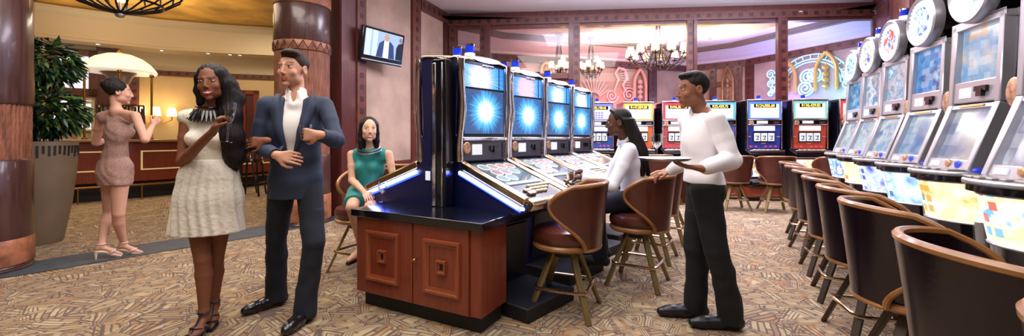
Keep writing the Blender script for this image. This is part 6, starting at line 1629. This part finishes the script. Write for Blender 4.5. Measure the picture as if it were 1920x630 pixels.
# ---------------------------------------------------------------- seated woman in teal
def woman_teal():
    J = joints(head=(692, 244, 3.86), shL=(729, 290, 3.9), shR=(659, 290, 3.92), elL=(737, 330, 3.86), wrL=(716, 352, 3.68), elR=(660, 338, 3.86), wrR=(684, 361, 3.66),
               hipL=(703, 378, 4.0), hipR=(670, 378, 4.02), knL=(694, 385, 3.55), knR=(660, 383, 3.56), anL=(704, 480, 3.70), anR=(678, 474, 3.72))
    J['R'] = frame((-.02, -1, 0)); J['HR'] = frame((.42, -.9, .06), (.02, 0, 1)); J['hs'] = 1.0; J['s'] = .9
    for a in ('hipL', 'hipR'): J[a][2] = .70
    for a in ('knL', 'knR'): J[a][2] = .655
    for a in ('anL', 'anR'): J[a][2] = .27
    org = (float(J['hipL'][0]), 4.0, 0)
    t = thing('person', 'seated woman in sleeveless teal dress with straight dark hair', 'person', org)
    lo, hi = bounds(J); lo[2] = .1; fm = dict(r=(.038, .031, .021)); S = SDF(lo, hi, H_); torso(S, J, 0, True); neck(S, J, .042); arm(S, J, 'L', **fm); arm(S, J, 'R', **fm); lr = (.078, .05, .046, .028); leg(S, J, 'L', lr); leg(S, J, 'R', lr)
    p = head(S, J['head'], J['HR'], 1.0, True, .7)
    for sd in 'LR': a = J['an'+sd]; S.cap(a, a+np.array((-.03, -.1, -.045)), .028, .026, .02); S.cap(a+np.array((-.03, -.1, -.045)), a+np.array((-.05, -.17, -.06)), .028, .018, .02)
    hand(S, J['wrR'], (.5, -.75, -.25), (.2, 0, -1), 1, .165, (.25, .3, .3, .3)); hand(S, J['wrL'], (-.8, -.5, -.2), (0, .1, -1), -1, .165, (.3, .3, .3, .35))
    S.mesh('body', skinmats('teal_woman', '#d3a68c', '#b85a58', '#2a1a16'), t, p, org)
    eyes(t, J['head'], J['HR'], 1.0, org)
    c, R, s = J['head'], J['HR'], 1.0; W = lambda x, y, z: c+R @ (np.array((x, y, z))*s); l, b, u = J['R'].T; ch = (J['shL']+J['shR'])/2; pv = (J['hipL']+J['hipR'])/2
    S = SDF(c-.3, c+.22, .004); S.ell(W(0, .028, .045), np.array((.084, .09, .084))*s, R, .01)
    for sx in (-1, 1): S.chain([W(sx*.058, .0, .05), W(sx*.07, .012, -.03), W(sx*.072, .015, -.1), W(sx*.07, .018, -.165)], [.028, .024, .024, .02], .012)
    S.ell(W(0, .055, -.06), np.array((.08, .045, .12))*s, R, .03); S.ell(W(0, -.115, -.025), np.array((.064, .09, .092))*s, R, .008, 's'); S.half(W(0, 0, -.18), -R[:, 2], .01)
    S.mesh('hair', hair_mat('hair_dark_straight', '#170f14'), t, None, org)
    tl = fabric('teal_dress', '#178582', rough=.6)
    S = SDF(lo, hi, H_); torso(S, J, .012, True)
    for a in ('shL', 'shR'): S.cap(ch+u*.03, J[a]-(J[a]-ch)*.3+u*.014, .05, .044, .02)
    S.ell(ch+u*.12-b*.02, (.06, .07, .07), J['R'], .012, 's')
    for sx, a in ((1, 'shL'), (-1, 'shR')): S.cap(J[a]+l*sx*.035-u*.05, J[a]+l*sx*.035+u*.1, .048, .048, .01, op='s')
    S.wrinkle(.0025, 30); S.mesh('dress_top', tl, t, None, org)
    S = SDF(lo, hi, H_); S.ell(pv+u*.02, (.165, .125, .115), J['R'], .02)
    for sd in 'LR': S.cap(J['hip'+sd], J['hip'+sd]+(J['kn'+sd]-J['hip'+sd])*.72, .094, .08, .02)
    d_ = nrm(J['knL']-J['hipL']); S.half(J['hipL']+d_*.3, d_, .004); S.half(pv-u*.075, -u, .01); S.wrinkle(.004, 28); S.mesh('skirt', tl, t, None, org)
    mb = MB()
    for rr, dz, m_ in ((.095, .045, 0), (.108, .036, 1), (.12, .026, 0)):
        mb.tube([Vector(ch+l*math.sin(a_)*rr-b*math.cos(a_)*rr*.98+u*(dz+.03-.045*math.cos(a_)))-Vector(org) for a_ in [(-1.5+3*k/20) for k in range(21)]], .006, 6, mi=m_)
    mb.build('collar_necklace', [M['silver'], mat('dark_beads', '#202838', .3, .5)], t)
    mb = MB()
    for sd in 'LR': a = Vector(J['an'+sd])-Vector(org); mb.tube([a+Vector((.01, .035, -.05)), a+Vector((-.03, -.1, -.078)), a+Vector((-.055, -.18, -.085))], [.022, .026, .018], 8); mb.tube([a+Vector((.01, .035, -.06)), a+Vector((.01, .04, -.13))], [.012, .005], 6)
    mb.build('shoes', M['black'], t)
    mb = MB(); q = Vector(W(-.07, -.0, -.045))-Vector(org); mb.sph(q, .008, 8); mb.build('earring', M['silver'], t)
woman_teal()

# ---------------------------------------------------------------- seated man with dreadlocks
def man_locks():
    J = joints(head=(1158, 231, 3.62), shL=(1180, 281, 3.48), shR=(1172, 277, 3.84), elL=(1148, 348, 3.42), wrL=(1092, 332, 3.48), elR=(1140, 340, 3.95), wrR=(1088, 322, 3.9),
               hipL=(1192, 372, 3.56), hipR=(1190, 370, 3.78), knL=(1112, 385, 3.62), knR=(1112, 378, 3.86), anL=(1125, 485, 3.72), anR=(1128, 470, 3.95))
    fd = (-.94, .33, 0); J['R'] = frame(fd, (.06, 0, 1)); J['HR'] = frame((-.97, .22, -.06), (-.06, 0, 1)); J['hs'] = 1.02; J['s'] = .97
    for a in ('hipL', 'hipR'): J[a][2] = .715
    for a in ('knL', 'knR'): J[a][2] = .66
    J['anL'][2] = .2; J['anR'][2] = .2
    org = (float(J['hipL'][0]), 3.66, 0)
    t = thing('person', 'seated man with long dark dreadlocks in a pale shirt, facing the machines', 'person', org)
    lo, hi = bounds(J); lo[2] = .05; S = SDF(lo, hi, H_); torso(S, J); neck(S, J, .053); arm(S, J, 'L'); arm(S, J, 'R'); leg(S, J, 'L'); leg(S, J, 'R')
    p = head(S, J['head'], J['HR'], 1.02)
    for sd in 'LR': hand(S, J['wr'+sd], (-.9, .3, -.15), (0, 0, -1), -1 if sd == 'L' else 1, .185, (.3, .3, .35, .4))
    S.mesh('body', skinmats('locks_man', '#5b3a2c', '#6d3b35', '#120c0c'), t, p, org); eyes(t, J['head'], J['HR'], 1.02, org)
    c, R, s = J['head'], J['HR'], 1.02; W = lambda x, y, z: c+R @ (np.array((x, y, z))*s); l, b, u = J['R'].T; ch = (J['shL']+J['shR'])/2; pv = (J['hipL']+J['hipR'])/2
    S = SDF(c-np.array((.2, .25, .5)), c+.25, .004); S.ell(W(0, .03, .045), np.array((.082, .09, .083))*s, R, .01); S.ell(W(0, -.12, -.01), np.array((.085, .088, .088))*s, R, .01, 's')
    rnd = random.Random(5)
    for k in range(30):
        a_ = -1.35+2.7*k/29; x0 = .08*math.sin(a_); r_ = .011
        top = W(x0*.8, .0+.02*math.cos(a_), .115-.05*abs(math.sin(a_))); mid = W(x0*1.08, .1*math.cos(a_)+.03, .02); st = W(x0*.9+rnd.uniform(-.01, .01), .12*math.cos(a_)+.05, -.09)
        e1 = st+np.array((.045+rnd.uniform(-.01, .02), rnd.uniform(-.02, .02), -.16)); e2 = e1+np.array((.02+rnd.uniform(-.01, .015), rnd.uniform(-.015, .015), -.15-rnd.uniform(0, .06)))
        S.chain([W(x0*.3, -.05, .11), top, mid, st, e1, e2], [.009, r_, r_*1.1, r_, r_, r_*.7], .004)
    S.mesh('dreadlocks', hair_mat('hair_locks', '#17100f'), t, None, org)
    mb = MB(); q = Vector(W(0, -.085, -.088))-Vector(org); mb.sph(q, (.02, .014, .018), 10, 0, Matrix([list(r) for r in R])); mb.build('beard', bpy.data.materials['hair_locks'], t)
    S = SDF(lo, hi, H_); torso(S, J, .022); 
    for sd in 'LR': arm(S, J, sd, (.054, .047, .035), .006, .88, .03)
    collar(S, J); S.ell(pv+u*.03, (.165, .125, .12), J['R'], .02)
    S.half(pv-u*.05, -u, .01); S.wrinkle(.004, 24); S.mesh('shirt', fabric('pale_shirt', '#dfe2ee'), t, None, org)
    S = SDF(lo, hi, H_); torso(S, J, .014); S.half(pv+u*.06, u)
    for sd in 'LR': leg(S, J, sd, (.085, .064, .058, .05), .01, .014, .04)
    S.wrinkle(.003, 26); S.half((0, 0, .15), (0, 0, -1)); S.mesh('jeans', fabric('dark_jeans', '#0f1428', sheen=.02), t, None, org)
    for sd in 'LR':
        S = SDF(J['an'+sd]-.3, J['an'+sd]+.3, .005); shoe(S, J['an'+sd], (-.94, .33), .28, g=.004); S.mesh('shoe', M['black_matte'], t, None, org)
man_locks()

# ---------------------------------------------------------------- waiter
def waiter():
    J = joints(head=(1297, 171, 2.8), shL=(1342, 224, 2.65), shR=(1288, 221, 3.0), elL=(1372, 300, 2.6), wrL=(1318, 316, 2.5), elR=(1292, 300, 3.06), wrR=(1256, 322, 3.28),
               hipL=(1332, 352, 2.72), hipR=(1306, 352, 2.9), knL=(1342, 470, 2.68), knR=(1303, 465, 2.88), anL=(1370, 592, 2.74), anR=(1305, 575, 2.92))
    fd = (-.96, .28, 0); J['R'] = frame(fd, (-.05, 0, 1)); J['HR'] = frame((-.99, -.06, -.05), (-.05, 0, 1)); J['hs'] = 1.03
    J['anL'][2] = .088; J['anR'][2] = .088
    org = (float((J['anL'][0]+J['anR'][0])/2), 2.82, 0)
    t = thing('person', 'waiter in white shirt and black trousers leaning on a stool back, facing left', 'person', org)
    lo, hi = bounds(J); S = SDF(lo, hi, H_); torso(S, J, 0); neck(S, J, .053); arm(S, J, 'L'); arm(S, J, 'R'); leg(S, J, 'L'); leg(S, J, 'R')
    p = head(S, J['head'], J['HR'], 1.03)
    hand(S, J['wrR'], (-.9, .1, -.25), (.1, 0, -1), 1, .185, (.45, .5, .5, .5), .1, .4)
    hand(S, J['wrL'], (-.93, .2, .1), (.0, .1, 1), 1, .185, (.15, .15, .2, .2), .25, .2)
    S.mesh('body', skinmats('waiter', '#8f6049', '#8a4a44', '#140e0e'), t, p, org); eyes(t, J['head'], J['HR'], 1.03, org)
    c, R, s = J['head'], J['HR'], 1.03; W = lambda x, y, z: c+R @ (np.array((x, y, z))*s); l, b, u = J['R'].T; ch = (J['shL']+J['shR'])/2; pv = (J['hipL']+J['hipR'])/2
    S = SDF(c-.2, c+.22, .004); S.ell(W(0, .026, .045), np.array((.08, .09, .084))*s, R, .01); S.ell(W(0, -.0, .1), np.array((.062, .08, .028))*s, R, .02)
    S.ell(W(0, -.125, -.0), np.array((.09, .09, .085))*s, R, .01, 's'); S.half(W(0, .05, -.045), R @ np.array((0, -.5, -1)), .01)
    for sx in (-1, 1): S.ell(W(sx*.085, -.02, -.03), np.array((.03, .04, .05))*s, R, .01, 's')
    S.wrinkle(.0015, 90); S.mesh('hair', hair_mat('hair_waiter', '#15100f'), t, None, org)
    S = SDF(lo, hi, H_); torso(S, J, .022)
    for sd in 'LR': arm(S, J, sd, (.055, .048, .036), .007, .9, .03)
    collar(S, J); S.ell(pv+u*.06, (.16, .125, .12), J['R'], .02)
    S.half(pv+u*.035, -u, .008); S.wrinkle(.005, 22); S.mesh('shirt', fabric('waiter_shirt', '#efecf0'), t, None, org)
    S = SDF(lo, hi, H_); torso(S, J, .012)
    for sd in 'LR': leg(S, J, sd, (.086, .063, .06, .056), .01, .014, .04); S.cap(J['an'+sd]+u*.12, J['an'+sd]-u*.03-b*.01, .062, .068, .03)
    S.half(pv+u*.085, u, .004); S.half((0, 0, .035), (0, 0, -1)); S.wrinkle(.004, 22, hi=np.array((9, 9, .75))); S.mesh('trousers', fabric('black_trousers', '#0c0e16', sheen=.02), t, None, org)
    for sd in 'LR':
        S = SDF(J['an'+sd]-.32, J['an'+sd]+.32, .004); shoe(S, J['an'+sd], (-.97, .1), .3, g=.003, toe=1.05); S.half((0, 0, .002), (0, 0, -1)); S.mesh('shoe', mat('waiter_shoe', '#181820', .35), t, None, org)
    return J
JT = waiter()
w = JT['wrL']+nrm((-.93, .2, .1))*.15; tr = thing('serving_tray', 'round silver serving tray carried by the waiter', 'tray', (w[0]-.06, w[1]+.03, w[2]+.03))
MB().lathe([(0, 0), (.14, 0), (.155, .012), (.158, .014), (.156, .017), (.14, .005), (0, .005)], n=40).build('plate', M['silver'], tr)
wine_glass((w[0]-.1, w[1]+.05, w[2]+.0355), 'stemmed glass standing on the tray of the waiter', .9)
# ================================================================== LIGHT AND CAMERA
def area(name, loc, sx, sy, power, col=(1, 1, 1), rot=(0, 0, 0)):
    return lamp_light(name, 'AREA', loc, power, col, sx, sy, rot)
area('hall_light', (1.0, 3.6, 4.1), 3.5, 3.0, 165, (1, .93, .9))
area('hall_light', (-1.2, 1.2, 4.1), 3.0, 2.5, 150, (1, .92, .86))
area('hall_light', (3.0, 7.2, 4.1), 5.0, 1.6, 150, (.95, .92, 1))
area('hall_light', (2.2, -1.0, 4.1), 3.0, 3.0, 60, (.95, .93, 1))
area('hall_light', (-2.6, 3.4, 4.1), 2.0, 2.0, 110, (1, .9, .8))
area('foyer_light', (-7.5, 6.5, 4.35), 4, 3, 125, (1, .82, .6))
area('foyer_light', (-8.5, 9.4, 3.3), 3, .5, 45, (1, .8, .55), (PI*.98, 0, 0))
area('foyer_light', (-5.5, 10.6, 4.3), 3, 1.2, 110, (1, .85, .62))
area('cove_light', (4.2, 11.0, 3.55), 3.4, 1.2, 60, (1, .7, .4), (PI, 0, 0))
area('lounge_light', (3.2, 11.2, 3.95), 3.5, 1.4, 120, (.98, .92, .95))
for loc, p, col in (((2.0, 12.3, 2.1), 26, (1, .14, .2)), ((3.3, 12.75, 2.2), 30, (1, .14, .22)), ((.9, 11.9, 2.9), 7, (1, .3, .4)), ((7.0, 11.2, 2.0), 90, (.25, .2, 1)), ((7.55, 10.2, 2.1), 70, (.1, .6, 1)), ((6.8, 10.3, 3.2), 60, (.6, .5, 1)), ((6.4, 12.2, 2.6), 12, (1, .7, .5))):
    lamp_light('lounge_spot', 'POINT', loc, p, col, .2)
area('added_ceiling_uplight', (3.2, 7.0, 3.7), 6, 1.5, 650, (.86, .84, 1), (PI, 0, 0))  # unseen uplight added to brighten the hall ceiling, no fitting there
area('added_foyer_uplight', (-7.5, 7.5, 3.2), 4, 2, 60, (1, .86, .62), (PI, 0, 0))  # unseen uplight added for the gold foyer ceiling
w = bpy.data.worlds.new('world'); w.use_nodes = True; w.node_tree.nodes['Background'].inputs[0].default_value = (.5, .5, .7, 1); w.node_tree.nodes['Background'].inputs[1].default_value = .25
SC.world = w
cd = bpy.data.cameras.new('camera'); cam = bpy.data.objects.new('camera', cd); COL.objects.link(cam)
cam.location = (0, 0, CH); cam.rotation_euler = (PI/2, 0, 0)
cd.sensor_width = 36; cd.sensor_fit = 'HORIZONTAL'; cd.lens = F*36/1920; cd.shift_x = 0; cd.shift_y = (HY-315)/1920; cd.clip_start = .02
SC.camera = cam
vs_ = SC.view_settings; vs_.view_transform = 'Standard'; vs_.look = 'None'; vs_.gamma = 1; vs_.use_curve_mapping = False; vs_.exposure = EXPO if 'EXPO' in globals() else 0.0
SC.cycles.use_denoising = True
SC.cycles.max_bounces = 8
